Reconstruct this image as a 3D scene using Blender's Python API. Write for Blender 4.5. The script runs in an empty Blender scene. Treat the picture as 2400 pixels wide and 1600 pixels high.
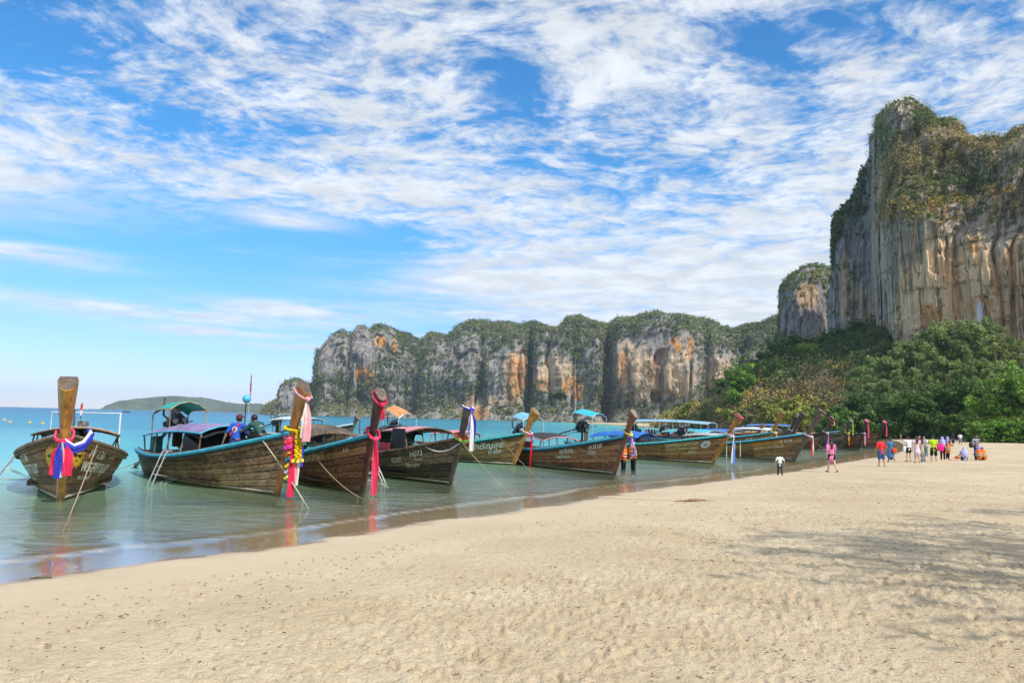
import bpy, bmesh, math, random
import numpy as np
from mathutils import Vector, Matrix, Euler
R = math.radians
random.seed(7)
rng = np.random.default_rng(7)
SC = bpy.context.scene
COL = SC.collection

# ------------------------------------------------------------------ camera
CAMZ = 2.3
FPX, PITCH, ROLL = 1733.0, R(5.96), R(1.40)
_F = Vector((0, math.cos(PITCH), math.sin(PITCH)))
_r0, _u0 = Vector((1, 0, 0)), Vector((0, -math.sin(PITCH), math.cos(PITCH)))
_RT = _r0 * math.cos(ROLL) + _u0 * math.sin(ROLL)
_UP = _u0 * math.cos(ROLL) - _r0 * math.sin(ROLL)
cam_d = bpy.data.cameras.new('camera')
cam_d.lens = FPX / 2400 * 36.0
cam_d.sensor_width = 36.0
cam_d.clip_start, cam_d.clip_end = 0.1, 20000
cam = bpy.data.objects.new('camera', cam_d)
COL.objects.link(cam)
M = Matrix((( _RT.x, _UP.x, -_F.x, 0), (_RT.y, _UP.y, -_F.y, 0), (_RT.z, _UP.z, -_F.z, CAMZ), (0, 0, 0, 1)))
cam.matrix_world = M
SC.camera = cam

def ray(x, y):
    return (_F + _RT * ((x - 1200) / FPX) + _UP * ((800 - y) / FPX))
def ground(x, y, z=0.0):
    d = ray(x, y); k = (z - CAMZ) / d.z
    return Vector((d.x * k, d.y * k, z))
def at(x, y, depth):
    d = ray(x, y); k = depth / d.y
    return Vector((d.x * k, depth, CAMZ + d.z * k))

# ------------------------------------------------------------------ world, sun, exposure
SUN_EL = R(46)
SUN_H = Vector((0.62, -0.78, 0)).normalized()
SUN_DIR = Vector((SUN_H.x * math.cos(SUN_EL), SUN_H.y * math.cos(SUN_EL), math.sin(SUN_EL)))
SKY_STRENGTH = 0.14

class NT:
    """small helper for wiring node trees"""
    def __init__(s, tree):
        s.t = tree; s.n = tree.nodes; s.l = tree.links
    def node(s, typ, **kw):
        nd = s.n.new(typ)
        for k, v in kw.items():
            if k == 'ins':
                for kk, vv in v.items(): s.put(nd.inputs[kk], vv)
            else: setattr(nd, k, v)
        return nd
    def put(s, sock, v):
        if isinstance(v, bpy.types.NodeSocket): s.l.new(v, sock)
        elif v is not None:
            try: sock.default_value = v
            except Exception:
                sock.default_value = (*v, 1.0) if len(v) == 3 else v
    def math(s, op, a, b=None, c=None, clamp=False):
        nd = s.n.new('ShaderNodeMath'); nd.operation = op; nd.use_clamp = clamp
        s.put(nd.inputs[0], a)
        if b is not None: s.put(nd.inputs[1], b)
        if c is not None: s.put(nd.inputs[2], c)
        return nd.outputs[0]
    def vmath(s, op, a, b=None):
        nd = s.n.new('ShaderNodeVectorMath'); nd.operation = op
        s.put(nd.inputs[0], a)
        if b is not None: s.put(nd.inputs[1], b)
        return nd.outputs[0]
    def sstep(s, v, lo, hi, a=0.0, b=1.0):
        nd = s.n.new('ShaderNodeMapRange'); nd.interpolation_type = 'SMOOTHSTEP'
        s.put(nd.inputs[0], v); s.put(nd.inputs[1], lo); s.put(nd.inputs[2], hi); s.put(nd.inputs[3], a); s.put(nd.inputs[4], b)
        return nd.outputs[0]
    def comb(s, x, y, z):
        nd = s.n.new('ShaderNodeCombineXYZ')
        s.put(nd.inputs[0], x); s.put(nd.inputs[1], y); s.put(nd.inputs[2], z)
        return nd.outputs[0]
    def sep(s, v):
        nd = s.n.new('ShaderNodeSeparateXYZ'); s.put(nd.inputs[0], v); return nd.outputs
    def noise(s, v, scale, detail=4, rough=0.55, dist=0.0):
        nd = s.n.new('ShaderNodeTexNoise')
        if v is not None: s.put(nd.inputs['Vector'], v)
        nd.inputs['Scale'].default_value = scale; nd.inputs['Detail'].default_value = detail
        nd.inputs['Roughness'].default_value = rough; nd.inputs['Distortion'].default_value = dist
        return nd.outputs[0]
    def mixc(s, f, a, b, blend='MIX'):
        nd = s.n.new('ShaderNodeMix'); nd.data_type = 'RGBA'; nd.blend_type = blend; nd.clamp_factor = True
        s.put(nd.inputs[0], f); s.put(nd.inputs[6], a); s.put(nd.inputs[7], b)
        return nd.outputs[2]
    def ramp(s, f, stops):
        nd = s.n.new('ShaderNodeValToRGB'); e = nd.color_ramp.elements
        while len(e) < len(stops): e.new(0.5)
        for el, (p, c) in zip(e, stops):
            el.position = p; el.color = (*c, 1) if len(c) == 3 else c
        s.put(nd.inputs[0], f)
        return nd.outputs[0]

world = bpy.data.worlds.new('World'); SC.world = world; world.use_nodes = True
w = NT(world.node_tree); w.n.clear()
sky = w.node('ShaderNodeTexSky', sky_type='NISHITA', sun_disc=False, sun_elevation=SUN_EL,
             sun_rotation=math.atan2(SUN_H.x, SUN_H.y), air_density=1.0, dust_density=0.0, ozone_density=2.5, altitude=0)
tc = w.node('ShaderNodeTexCoord')
vx, vy, vz = w.sep(tc.outputs['Generated'])
az = w.math('ARCTAN2', vx, vy)                       # 0 = straight ahead, + right (radians)
el = w.math('ARCSINE', vz)
zc = w.math('ADD', w.math('MAXIMUM', vz, 0.0), 0.075)
px_, py_ = w.math('DIVIDE', vx, zc), w.math('DIVIDE', vy, zc)
pl = w.comb(px_, py_, 0.0)
# clouds drift in bands from upper left to lower right
rot = w.node('ShaderNodeMapping', vector_type='POINT', ins={'Vector': pl, 'Rotation': (0, 0, R(24)), 'Scale': (0.85, 1.0, 1.0), 'Location': (0.4, 0.15, 0.0)}).outputs[0]
warp = w.node('ShaderNodeTexNoise', ins={'Vector': rot, 'Scale': 1.8, 'Detail': 3.0})
rotw = w.vmath('ADD', rot, w.vmath('SCALE', w.vmath('SUBTRACT', warp.outputs['Color'], (0.5, 0.5, 0.5)), None))
_sc = [n for n in w.n if n.type == 'VECT_MATH' and n.operation == 'SCALE'][-1]; _sc.inputs['Scale'].default_value = 0.30
macro = w.noise(rot, 1.05, 3, 0.5)
puff = w.noise(rotw, 7.2, 6, 0.64)
fine = w.noise(rotw, 24.0, 4, 0.62)
# where the sheet of cloud ends above the horizon: higher on the left than on the right
edge = w.sstep(az, -0.22, 0.10, 0.225, 0.085)
cover = w.sstep(w.math('ADD', el, w.math('MULTIPLY', w.math('SUBTRACT', macro, 0.5), 0.16)), w.math('SUBTRACT', edge, 0.035), w.math('ADD', edge, 0.05))
def blob(a0, e0, ra, re):
    da = w.math('DIVIDE', w.math('SUBTRACT', az, a0), ra); de = w.math('DIVIDE', w.math('SUBTRACT', el, e0), re)
    return w.math('POWER', 2.718, w.math('MULTIPLY', -1.0, w.math('ADD', w.math('MULTIPLY', da, da), w.math('MULTIPLY', de, de))))
gaps = None
for a0, e0, ra, re, amp in ((-0.01, 0.435, 0.06, 0.045, 0.24), (-0.62, 0.40, 0.10, 0.035, 0.24), (0.34, 0.47, 0.09, 0.04, 0.20), (-0.24, 0.232, 0.15, 0.03, 0.42),
                            (-0.55, 0.47, 0.1, 0.03, 0.2), (0.12, 0.33, 0.12, 0.04, 0.12), (-0.42, 0.345, 0.14, 0.03, 0.14), (0.55, 0.5, .1, .03, .2)):
    g = w.math('MULTIPLY', blob(a0, e0, ra, re), amp)
    gaps = g if gaps is None else w.math('ADD', gaps, g)
dens = w.math('ADD', w.math('MULTIPLY', macro, 0.42), w.math('ADD', w.math('MULTIPLY', puff, w.sstep(el, 0.08, 0.34, 0.34, 0.80)), w.math('MULTIPLY', fine, w.sstep(el, 0.14, 0.4, 0.06, 0.42))))
dens = w.math('SUBTRACT', w.math('ADD', dens, w.sstep(el, 0.10, 0.36, 0.50, -0.01)), gaps)
cl = w.math('MULTIPLY', w.sstep(dens, 0.58, 0.92), cover)
# thin lens-shaped streaks low over the sea
st = w.noise(w.comb(w.math('MULTIPLY', az, 2.6), w.math('MULTIPLY', el, 26.0), 3.3), 1.5, 3, 0.45)
streak = w.math('MULTIPLY', w.sstep(st, 0.53, 0.72), w.math('MULTIPLY', w.sstep(el, 0.055, 0.10), w.sstep(el, 0.24, 0.16)))
cl = w.math('MAXIMUM', cl, w.math('MULTIPLY', streak, 0.75))
lens = None
for a0, e0, ra, re in ((-0.60, 0.172, 0.10, 0.012), (-0.66, 0.158, 0.05, 0.009), (-0.31, 0.250, 0.075, 0.012), (-0.30, 0.130, 0.13, 0.016), (-0.45, 0.118, 0.20, 0.012), (-0.05, 0.168, 0.16, 0.013), (0.02, 0.140, 0.20, 0.012), (-0.38, 0.098, 0.1, 0.006)):
    b_ = blob(a0, w.math('ADD', e0, w.math('MULTIPLY', w.math('SUBTRACT', st, 0.5), 0.03)), ra, re)
    lens = b_ if lens is None else w.math('MAXIMUM', lens, b_)
lens = w.math('MULTIPLY', lens, w.sstep(w.noise(w.comb(w.math('MULTIPLY', az, 9.0), w.math('MULTIPLY', el, 60.0), 1.0), 1.2, 4, 0.55), 0.22, 0.55))
cl = w.math('MAXIMUM', cl, w.math('MULTIPLY', lens, 0.95))
shade = w.sstep(w.noise(rotw, 5.0, 4, 0.6), 0.35, 0.7, 0.80, 1.0)
cloud_col = w.mixc(1.0, (6.2, 6.5, 6.9, 1), w.comb(shade, shade, shade), 'MULTIPLY')
hs = w.node('ShaderNodeHueSaturation', ins={'Color': sky.outputs[0], 'Saturation': 1.15, 'Value': 1.05, 'Hue': 0.497})
tinted = w.mixc(1.0, hs.outputs[0], w.mixc(w.sstep(el, 0.0, 0.30), (0.62, 0.68, 1.12, 1), (0.50, 0.98, 1.22, 1)), 'MULTIPLY')
skyc = w.mixc(w.math('MULTIPLY', cl, 0.94), tinted, cloud_col)
bg = w.node('ShaderNodeBackground', ins={'Color': skyc, 'Strength': SKY_STRENGTH})
w.l.new(bg.outputs[0], w.node('ShaderNodeOutputWorld').inputs[0])

sun_d = bpy.data.lights.new('sun', 'SUN'); sun_d.energy = 4.2; sun_d.angle = R(0.9); sun_d.color = (1.0, 0.95, 0.86)
sun = bpy.data.objects.new('sun', sun_d); COL.objects.link(sun)
sun.rotation_euler = SUN_DIR.to_track_quat('Z', 'Y').to_euler()
sun.location = (30, -30, 60)

SC.view_settings.view_transform = 'Standard'; SC.view_settings.look = 'None'
SC.view_settings.gamma = 1.0; SC.view_settings.use_curve_mapping = False
SC.view_settings.exposure = 0.15
cy = SC.cycles
cy.use_denoising = True
cy.max_bounces = 7; cy.diffuse_bounces = 3; cy.glossy_bounces = 3; cy.transmission_bounces = 4
cy.transparent_max_bounces = 12; cy.volume_bounces = 0
cy.caustics_reflective = False; cy.caustics_refractive = False
cy.sample_clamp_indirect = 4.0

# ------------------------------------------------------------------ helpers
def np_mesh(name, v, f, col=None, smooth=False, colname='tint', attrs=None):
    me = bpy.data.meshes.new(name)
    v = np.asarray(v, np.float32); f = np.asarray(f, np.int32)
    me.vertices.add(len(v)); me.vertices.foreach_set('co', v.ravel())
    k = f.shape[1]
    me.loops.add(f.size); me.loops.foreach_set('vertex_index', f.ravel())
    me.polygons.add(len(f)); me.polygons.foreach_set('loop_start', np.arange(0, f.size, k, dtype=np.int32))
    if smooth: me.polygons.foreach_set('use_smooth', np.ones(len(f), bool))
    if col is not None:
        a = me.attributes.new(colname, 'FLOAT_COLOR', 'POINT')
        c = np.ones((len(v), 4), np.float32); c[:, :3] = col; a.data.foreach_set('color', c.ravel())
    for an, av in (attrs or {}).items():
        a = me.attributes.new(an, 'FLOAT', 'POINT'); a.data.foreach_set('value', np.asarray(av, np.float32))
    me.update(calc_edges=True); me.validate()
    return me

def link(name, me, mats=None, parent=None, loc=None):
    o = bpy.data.objects.new(name, me); COL.objects.link(o)
    if mats is not None:
        for m in (mats if isinstance(mats, (list, tuple)) else [mats]): me.materials.append(m)
    if parent is not None: o.parent = parent
    if loc is not None: o.location = loc
    return o
def tag(o, label=None, cat=None, group=None, kind=None):
    if label: o['label'] = label
    if cat: o['category'] = cat
    if group: o['group'] = group
    if kind: o['kind'] = kind
    return o
def empty(name, loc=(0, 0, 0), rz=0.0, parent=None):
    o = bpy.data.objects.new(name, None); COL.objects.link(o); o.location = loc; o.rotation_euler = (0, 0, rz)
    o.empty_display_size = 0.2
    if parent is not None: o.parent = parent
    return o

class MB:
    """collects simple solids into one mesh"""
    def __init__(s): s.v = []; s.f = []
    def add(s, v, f):
        b = len(s.v); s.v += [tuple(p) for p in v]; s.f += [tuple(b + i for i in q) for q in f]; return s
    def box(s, c, size, rot=None, taper=1.0):
        x, y, z = (k / 2 for k in size); P = []
        for sz in (-1, 1):
            t = taper if sz > 0 else 1.0
            for sx, sy in ((-1, -1), (1, -1), (1, 1), (-1, 1)): P.append(Vector((sx * x * t, sy * y * t, sz * z)))
        if rot is not None:
            m = rot if isinstance(rot, Matrix) else Euler(rot).to_matrix()
            P = [m @ p for p in P]
        P = [p + Vector(c) for p in P]
        return s.add(P, [(0, 3, 2, 1), (4, 5, 6, 7), (0, 1, 5, 4), (1, 2, 6, 5), (2, 3, 7, 6), (3, 0, 4, 7)])
    def tube(s, pts, r, n=6, cap=True, flat=None):
        pts = [Vector(p) for p in pts]; rs = r if isinstance(r, (list, tuple)) else [r] * len(pts)
        V = []; up = Vector((0, 0, 1))
        for i, p in enumerate(pts):
            t = (pts[min(i + 1, len(pts) - 1)] - pts[max(i - 1, 0)]).normalized()
            a = t.cross(up)
            if a.length < 1e-3: a = t.cross(Vector((1, 0, 0)))
            a.normalize(); b = t.cross(a).normalized()
            for k in range(n):
                th = 2 * math.pi * k / n
                V.append(p + a * math.cos(th) * rs[i] + b * math.sin(th) * rs[i] * (flat or 1.0))
        F = []
        for i in range(len(pts) - 1):
            for k in range(n):
                F.append((i * n + k, i * n + (k + 1) % n, (i + 1) * n + (k + 1) % n, (i + 1) * n + k))
        if cap:
            F.append(tuple(range(n - 1, -1, -1))); F.append(tuple((len(pts) - 1) * n + k for k in range(n)))
        return s.add(V, F)
    def ball(s, c, r, n=8, m=5):
        r3 = r if isinstance(r, (list, tuple)) else (r, r, r); V = []; F = []
        V.append((c[0], c[1], c[2] - r3[2]))
        for i in range(1, m):
            ph = -math.pi / 2 + math.pi * i / m
            for k in range(n):
                th = 2 * math.pi * k / n
                V.append((c[0] + r3[0] * math.cos(ph) * math.cos(th), c[1] + r3[1] * math.cos(ph) * math.sin(th), c[2] + r3[2] * math.sin(ph)))
        V.append((c[0], c[1], c[2] + r3[2])); top = len(V) - 1
        for k in range(n):
            F.append((0, 1 + (k + 1) % n, 1 + k)); F.append((top, top - n + k, top - n + (k + 1) % n))
        for i in range(m - 2):
            for k in range(n):
                a = 1 + i * n
                F.append((a + k, a + (k + 1) % n, a + n + (k + 1) % n, a + n + k))
        return s.add(V, F)
    def grid(s, P, thick=None):
        """P[i][j] points; optional thickness along local normal"""
        P = [[Vector(p) for p in r] for r in P]; ni, nj = len(P), len(P[0])
        def quads(off, flip):
            out = []
            for i in range(ni - 1):
                for j in range(nj - 1):
                    q = (off + i * nj + j, off + (i + 1) * nj + j, off + (i + 1) * nj + j + 1, off + i * nj + j + 1)
                    out.append(q[::-1] if flip else q)
            return out
        V = [p for r in P for p in r]; F = quads(0, False)
        if thick:
            N = []
            for i in range(ni):
                for j in range(nj):
                    a = P[min(i + 1, ni - 1)][j] - P[max(i - 1, 0)][j]; b = P[i][min(j + 1, nj - 1)] - P[i][max(j - 1, 0)]
                    n = a.cross(b); n = n.normalized() if n.length > 1e-9 else Vector((0, 0, 1)); N.append(n)
            V = V + [p - n * thick for p, n in zip(V, N)]; o = ni * nj; F += quads(o, True)
            for i in range(ni - 1):
                F.append((i * nj, o + i * nj, o + (i + 1) * nj, (i + 1) * nj)); j = nj - 1
                F.append((i * nj + j, (i + 1) * nj + j, o + (i + 1) * nj + j, o + i * nj + j))
            for j in range(nj - 1):
                F.append((j, j + 1, o + j + 1, o + j)); i = (ni - 1) * nj
                F.append((i + j, o + i + j, o + i + j + 1, i + j + 1))
        return s.add(V, F)
    def mesh(s, name, smooth=False, fix=True):
        me = bpy.data.meshes.new(name); me.from_pydata(s.v, [], s.f); me.update()
        if fix:
            bm = bmesh.new(); bm.from_mesh(me); bmesh.ops.recalc_face_normals(bm, faces=bm.faces); bm.to_mesh(me); bm.free()
        if smooth: me.polygons.foreach_set('use_smooth', np.ones(len(me.polygons), bool))
        return me
    def build(s, name, m, parent=None, smooth=False, loc=None):
        return link(name, s.mesh(name, smooth), m, parent, loc)

# --- numpy value noise
def _h(ix, iy, iz, seed):
    n = (ix.astype(np.int64) * 374761393 + iy.astype(np.int64) * 668265263 + iz.astype(np.int64) * 2147483647 + seed * 974634777) & 0xffffffff
    n = ((n ^ (n >> 13)) * 1274126177) & 0xffffffff
    n = ((n ^ (n >> 16)) * 2246822519) & 0xffffffff
    return ((n ^ (n >> 15)) & 0xffffff) / float(0xffffff)
def vnoise(p, seed=0):
    i = np.floor(p).astype(np.int64); f = p - i; f = f * f * (3 - 2 * f)
    o = 0
    for dx in (0, 1):
        for dy in (0, 1):
            for dz in (0, 1):
                wgt = (f[:, 0] if dx else 1 - f[:, 0]) * (f[:, 1] if dy else 1 - f[:, 1]) * (f[:, 2] if dz else 1 - f[:, 2])
                o = o + wgt * _h(i[:, 0] + dx, i[:, 1] + dy, i[:, 2] + dz, seed)
    return o * 2 - 1
def fbm(p, octv=4, seed=0, gain=0.5, lac=2.03):
    a, s, t = 1.0, 0.0, 0.0; q = np.array(p, float)
    for k in range(octv):
        s = s + a * vnoise(q, seed + k * 17); t += a; a *= gain; q = q * lac + 11.3
    return s / t
def sst(x, a, b):
    t = np.clip((x - a) / (b - a), 0, 1); return t * t * (3 - 2 * t)

# ------------------------------------------------------------------ materials
MATS = {}
def mat(name, col, rough=0.6, metal=0.0, var=0.0, vscale=6.0, bump=0.0, bscale=30.0, spec=None, sheen=0.0):
    if name in MATS: return MATS[name]
    m = bpy.data.materials.new(name); m.use_nodes = True; t = NT(m.node_tree); b = t.n['Principled BSDF']
    b.inputs['Roughness'].default_value = rough; b.inputs['Metallic'].default_value = metal
    if spec is not None: b.inputs['Specular IOR Level'].default_value = spec
    obj = t.node('ShaderNodeTexCoord').outputs['Object']
    if var > 0:
        n = t.noise(obj, vscale, 5, 0.6)
        c = t.mixc(t.sstep(n, 0.3, 0.7), tuple(x * (1 - var) for x in col) + (1,), tuple(min(1, x * (1 + var * .5)) for x in col) + (1,))
        t.put(b.inputs['Base Color'], c)
    else: b.inputs['Base Color'].default_value = (*col, 1)
    if bump > 0:
        bn = t.node('ShaderNodeBump', ins={'Strength': bump, 'Distance': 0.02, 'Height': t.noise(obj, bscale, 4)})
        t.l.new(bn.outputs[0], b.inputs['Normal'])
    MATS[name] = m
    return m
def wood(name, c_dark, c_mid, c_light, along=(0.9, 9.0, 9.0), wet=0.0, rough=0.75, gloss=0.0, stain=0.0):
    """weathered plank wood; grain runs along local x by default"""
    if name in MATS: return MATS[name]
    m = bpy.data.materials.new(name); m.use_nodes = True; t = NT(m.node_tree); b = t.n['Principled BSDF']
    obj = t.node('ShaderNodeTexCoord').outputs['Object']
    rnd = t.node('ShaderNodeObjectInfo').outputs['Random']
    v = t.vmath('ADD', t.node('ShaderNodeMapping', ins={'Vector': obj, 'Scale': along}).outputs[0], t.comb(t.math('MULTIPLY', rnd, 31.0), 0, 0))
    g = t.noise(v, 2.2, 7, 0.68, 0.35)
    big = t.noise(t.node('ShaderNodeMapping', ins={'Vector': obj, 'Scale': (0.7, 1.2, 1.6)}).outputs[0], 1.3, 4, 0.6)
    f = t.math('ADD', t.math('MULTIPLY', g, 0.72), t.math('MULTIPLY', big, 0.42))
    f = t.math('ADD', f, t.math('MULTIPLY', t.math('SUBTRACT', rnd, 0.5), 0.20))
    c = t.ramp(f, [(0.40, c_dark), (0.55, c_mid), (0.70, c_light)])
    ob = t.sep(obj)
    # slime and waterline stain towards the keel, scuffed patches of bare pale wood
    wl = t.math('ADD', ob[2], t.math('MULTIPLY', t.noise(obj, 2.3, 4), 0.34))
    c = t.mixc(t.sstep(wl, 0.44, 0.18, 0.0, 0.72), c, (0.050, 0.046, 0.028, 1))
    scuff = t.sstep(t.noise(t.node('ShaderNodeMapping', ins={'Vector': obj, 'Scale': (0.9, 2.5, 5.0)}).outputs[0], 3.4, 6, 0.72), 0.60, 0.74, 0, 0.55 + stain)
    c = t.mixc(scuff, c, tuple(min(1, x * 1.25 + 0.05) for x in c_light) + (1,))
    blot = t.sstep(t.noise(t.node('ShaderNodeMapping', ins={'Vector': obj, 'Scale': (1.1, 2.0, 2.6)}).outputs[0], 2.1, 6, 0.7), 0.52, 0.64, 0, 0.72)
    c = t.mixc(blot, c, t.mixc(1.0, c, (0.34, 0.30, 0.27, 1), 'MULTIPLY'))
    t.put(b.inputs['Base Color'], c)
    b.inputs['Roughness'].default_value = rough
    b.inputs['Coat Weight'].default_value = gloss
    b.inputs['Coat Roughness'].default_value = 0.25
    bn = t.node('ShaderNodeBump', ins={'Strength': 0.6, 'Distance': 0.015, 'Height': g})
    t.l.new(bn.outputs[0], b.inputs['Normal'])
    MATS[name] = m
    return m
def foliage(name, rough=0.55, trans=0.25):
    if name in MATS: return MATS[name]
    m = bpy.data.materials.new(name); m.use_nodes = True; t = NT(m.node_tree); t.n.clear()
    a = t.mixc(1.0, t.node('ShaderNodeAttribute', attribute_name='tint').outputs['Color'], (1.75, 1.75, 1.5, 1), 'MULTIPLY')
    d = t.node('ShaderNodeBsdfPrincipled', ins={'Base Color': a, 'Roughness': rough, 'Specular IOR Level': 0.25})
    tr = t.node('ShaderNodeBsdfTranslucent', ins={'Color': t.mixc(1.0, a, (1.25, 1.3, 0.6, 1), 'MULTIPLY')})
    mx = t.node('ShaderNodeMixShader', ins={0: trans, 1: d.outputs[0], 2: tr.outputs[0]})
    t.l.new(mx.outputs[0], t.node('ShaderNodeOutputMaterial').inputs[0])
    MATS[name] = m
    return m
def cloth(name, col, var=0.12):
    return mat(name, col, 0.85, 0, var, 9.0, 0.25, 25.0, spec=0.2)

# ------------------------------------------------------------------ shoreline and beach profile
_shore_px = [(0, 1356), (180, 1335), (388, 1304), (561, 1287), (668, 1274), (837, 1246), (995, 1220), (1199, 1194), (1368, 1168), (1506, 1145), (1644, 1130), (1761, 1114),
             (1879, 1100), (1965, 1083), (2078, 1066), (2128, 1050)]
SHORE = [(-420.0, -440.0), (-40.0, -32.0)] + [tuple(ground(x, y)[:2]) for x, y in _shore_px] + [(68, 131), (80, 160), (86, 190), (82, 215), (75, 245), (68, 290), (66, 340), (74, 450), (70, 640), (60, 760), (40, 880), (30, 1200)]
SHORE = np.array(SHORE)
def shore_dist(x, y):
    """signed distance to the waterline, + on land (right-hand side)"""
    P = np.stack([np.ravel(x), np.ravel(y)], 1).astype(float)
    best = np.full(len(P), 1e18); sg = np.ones(len(P))
    for i in range(len(SHORE) - 1):
        a, b = SHORE[i], SHORE[i + 1]; ab = b - a; L2 = ab @ ab
        t = np.clip(((P - a) @ ab) / L2, 0, 1); q = P - (a + t[:, None] * ab)
        d2 = (q * q).sum(1); cr = ab[0] * (P[:, 1] - a[1]) - ab[1] * (P[:, 0] - a[0])
        k = d2 < best - 1e-9
        best[k] = d2[k]; sg[k] = np.where(cr[k] > 0, -1.0, 1.0)
    return np.sqrt(best) * sg
_pd = [-2000, -400, -120, -60, -25, -8, -2.5, -1.0, 0, 1.5, 4, 8, 14, 30, 60, 90, 140, 400]
_pz = [-9, -7, -5, -3.2, -1.5, -0.45, -0.11, -0.035, 0, 0.05, 0.18, 0.34, 0.50, 0.58, 0.85, 1.7, 3.0, 4.0]
def beach_z(x, y): return float(np.interp(shore_dist(np.array([x]), np.array([y]))[0], _pd, _pz))

def fan(angles, radii):
    A, Rr = np.meshgrid(angles, radii, indexing='ij')
    x, y = Rr * np.sin(A), Rr * np.cos(A)
    na, nr = A.shape
    i = np.arange(na - 1)[:, None] * nr + np.arange(nr - 1)[None]
    f = np.stack([i, i + nr, i + nr + 1, i + 1], -1).reshape(-1, 4)[:, ::-1]
    return x.ravel(), y.ravel(), f, na, nr

# ---- sand
def build_sand():
    na, nr = 640, 540
    ang = np.radians(np.linspace(-48, 48, na)); rad = np.geomspace(3.0, 420, nr)
    x, y, f, na, nr = fan(ang, rad)
    d = shore_dist(x, y)
    r = np.hypot(x, y)
    z = np.interp(d, _pd, _pz)
    dry = sst(d, 1.2, 6.0)
    wob = fbm(np.stack([x * 0.22, y * 0.22, 0 * x], 1), 3, 5)
    z += wob * 0.012 * sst(d, -3, 0.5) + wob * 0.05 * dry
    tramp = sst(fbm(np.stack([x * 0.35, y * 0.35, 0 * x + 9], 1), 2, 3), -0.5, 0.25) * dry
    near = sst(r, 60, 20)
    for fq, am, sd in ((0.5, 0.04, 20), (1.6, 0.016, 21), (4.5, 0.013, 22), (9.5, 0.009, 23)):
        z += fbm(np.stack([x * fq, y * fq, 0 * x], 1), 3, sd) * am * (0.25 + 0.75 * tramp) * dry * near
    # footprints and scuffs pressed into the dry sand
    Z = z.reshape(na, nr); X = x.reshape(na, nr); Y = y.reshape(na, nr)
    n = 26000
    rr = np.sqrt(rng.uniform(3.4 ** 2, 46 ** 2, n) * rng.uniform(0.05, 1, n) + 12); aa = np.radians(rng.uniform(-47, 47, n))
    fx, fy = rr * np.sin(aa), rr * np.cos(aa); fd = shore_dist(fx, fy)
    tr = fbm(np.stack([fx * 0.35, fy * 0.35, 0 * fx + 9], 1), 2, 3)
    ok = (fd > 2.5) & (rng.uniform(0, 1, n) < 0.22 + 0.78 * sst(tr, -0.4, 0.2)) & ((fd > 5) | (rng.uniform(0, 1, n) < 0.3))
    da, lr = ang[1] - ang[0], math.log(rad[1] / rad[0])
    for px, py, a0, r0 in zip(fx[ok], fy[ok], aa[ok], rr[ok]):
        ln, wd = random.uniform(0.07, 0.15), random.uniform(0.03, 0.06); dep = random.uniform(0.006, 0.030)
        th = random.gauss(0.9, 0.7)
        ia, ir = int((a0 - ang[0]) / da), int(math.log(r0 / rad[0]) / lr)
        wa, wr = int(0.32 / (r0 * da)) + 2, int(0.32 / (r0 * lr)) + 2
        sa, sr = slice(max(ia - wa, 0), ia + wa), slice(max(ir - wr, 0), ir + wr)
        ux, uy = X[sa, sr] - px, Y[sa, sr] - py
        u = (ux * math.cos(th) + uy * math.sin(th)) / ln; v = (-ux * math.sin(th) + uy * math.cos(th)) / wd
        q = np.sqrt(u * u + v * v)
        Z[sa, sr] += -dep * np.clip(1 - q * q, 0, 1) + dep * 0.55 * np.exp(-((q - 1.35) / 0.32) ** 2)
    # a wheel track crossing the sand near the camera
    for x0, y0, x1, y1, m in ((0.2, 5.6, 5.2, 8.6, 190), (1.2, 4.6, 4.0, 5.9, 110), (-1.0, 6.2, 3.6, 10.4, 150)):
        L = math.hypot(x1 - x0, y1 - y0); tx, ty = (x1 - x0) / L, (y1 - y0) / L
        ux, uy = X - x0, Y - y0; s_ = ux * tx + uy * ty; v = (-ux * ty + uy * tx)
        band = (np.abs(v) < 0.055) & (s_ > 0) & (s_ < L)
        Z[band] -= 0.007 + 0.006 * np.sign(np.sin((s_[band] + 0.35 * v[band]) * 2 * math.pi / 0.085))
    # coarse ring behind the viewer and far inland, joined as the same sheet of beach
    me = np_mesh('beach', np.stack([x, y, Z.ravel()], 1), f, smooth=True, attrs={'shore': d})
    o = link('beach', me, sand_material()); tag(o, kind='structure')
    a2 = np.radians(np.linspace(48, 312, 60)); r2 = np.geomspace(3.0, 420, 60)
    x, y, f, *_ = fan(a2, r2); d = shore_dist(x, y); z = np.interp(d, _pd, _pz)
    tag(link('beach', np_mesh('beach', np.stack([x, y, z], 1), f, smooth=True, attrs={'shore': d}), MATS['sand']), kind='structure')
    a3 = np.radians(np.linspace(0, 360, 32)); r3 = np.geomspace(0.02, 3.0, 8)
    x, y, f, *_ = fan(a3, r3); d = shore_dist(x, y); z = np.interp(d, _pd, _pz)
    tag(link('beach', np_mesh('beach', np.stack([x, y, z], 1), f, smooth=True, attrs={'shore': d}), MATS['sand']), kind='structure')
    # deep sea bed and far land under everything
    r4 = np.geomspace(420, 6500, 30); a4 = np.radians(np.linspace(0, 360, 97)); x, y, f, *_ = fan(a4, r4)
    d = shore_dist(x, y); z = np.interp(d, _pd, _pz)
    tag(link('sea_bed', np_mesh('sea_bed', np.stack([x, y, z], 1), f, smooth=True, attrs={'shore': d}), MATS['sand']), kind='structure')

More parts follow.
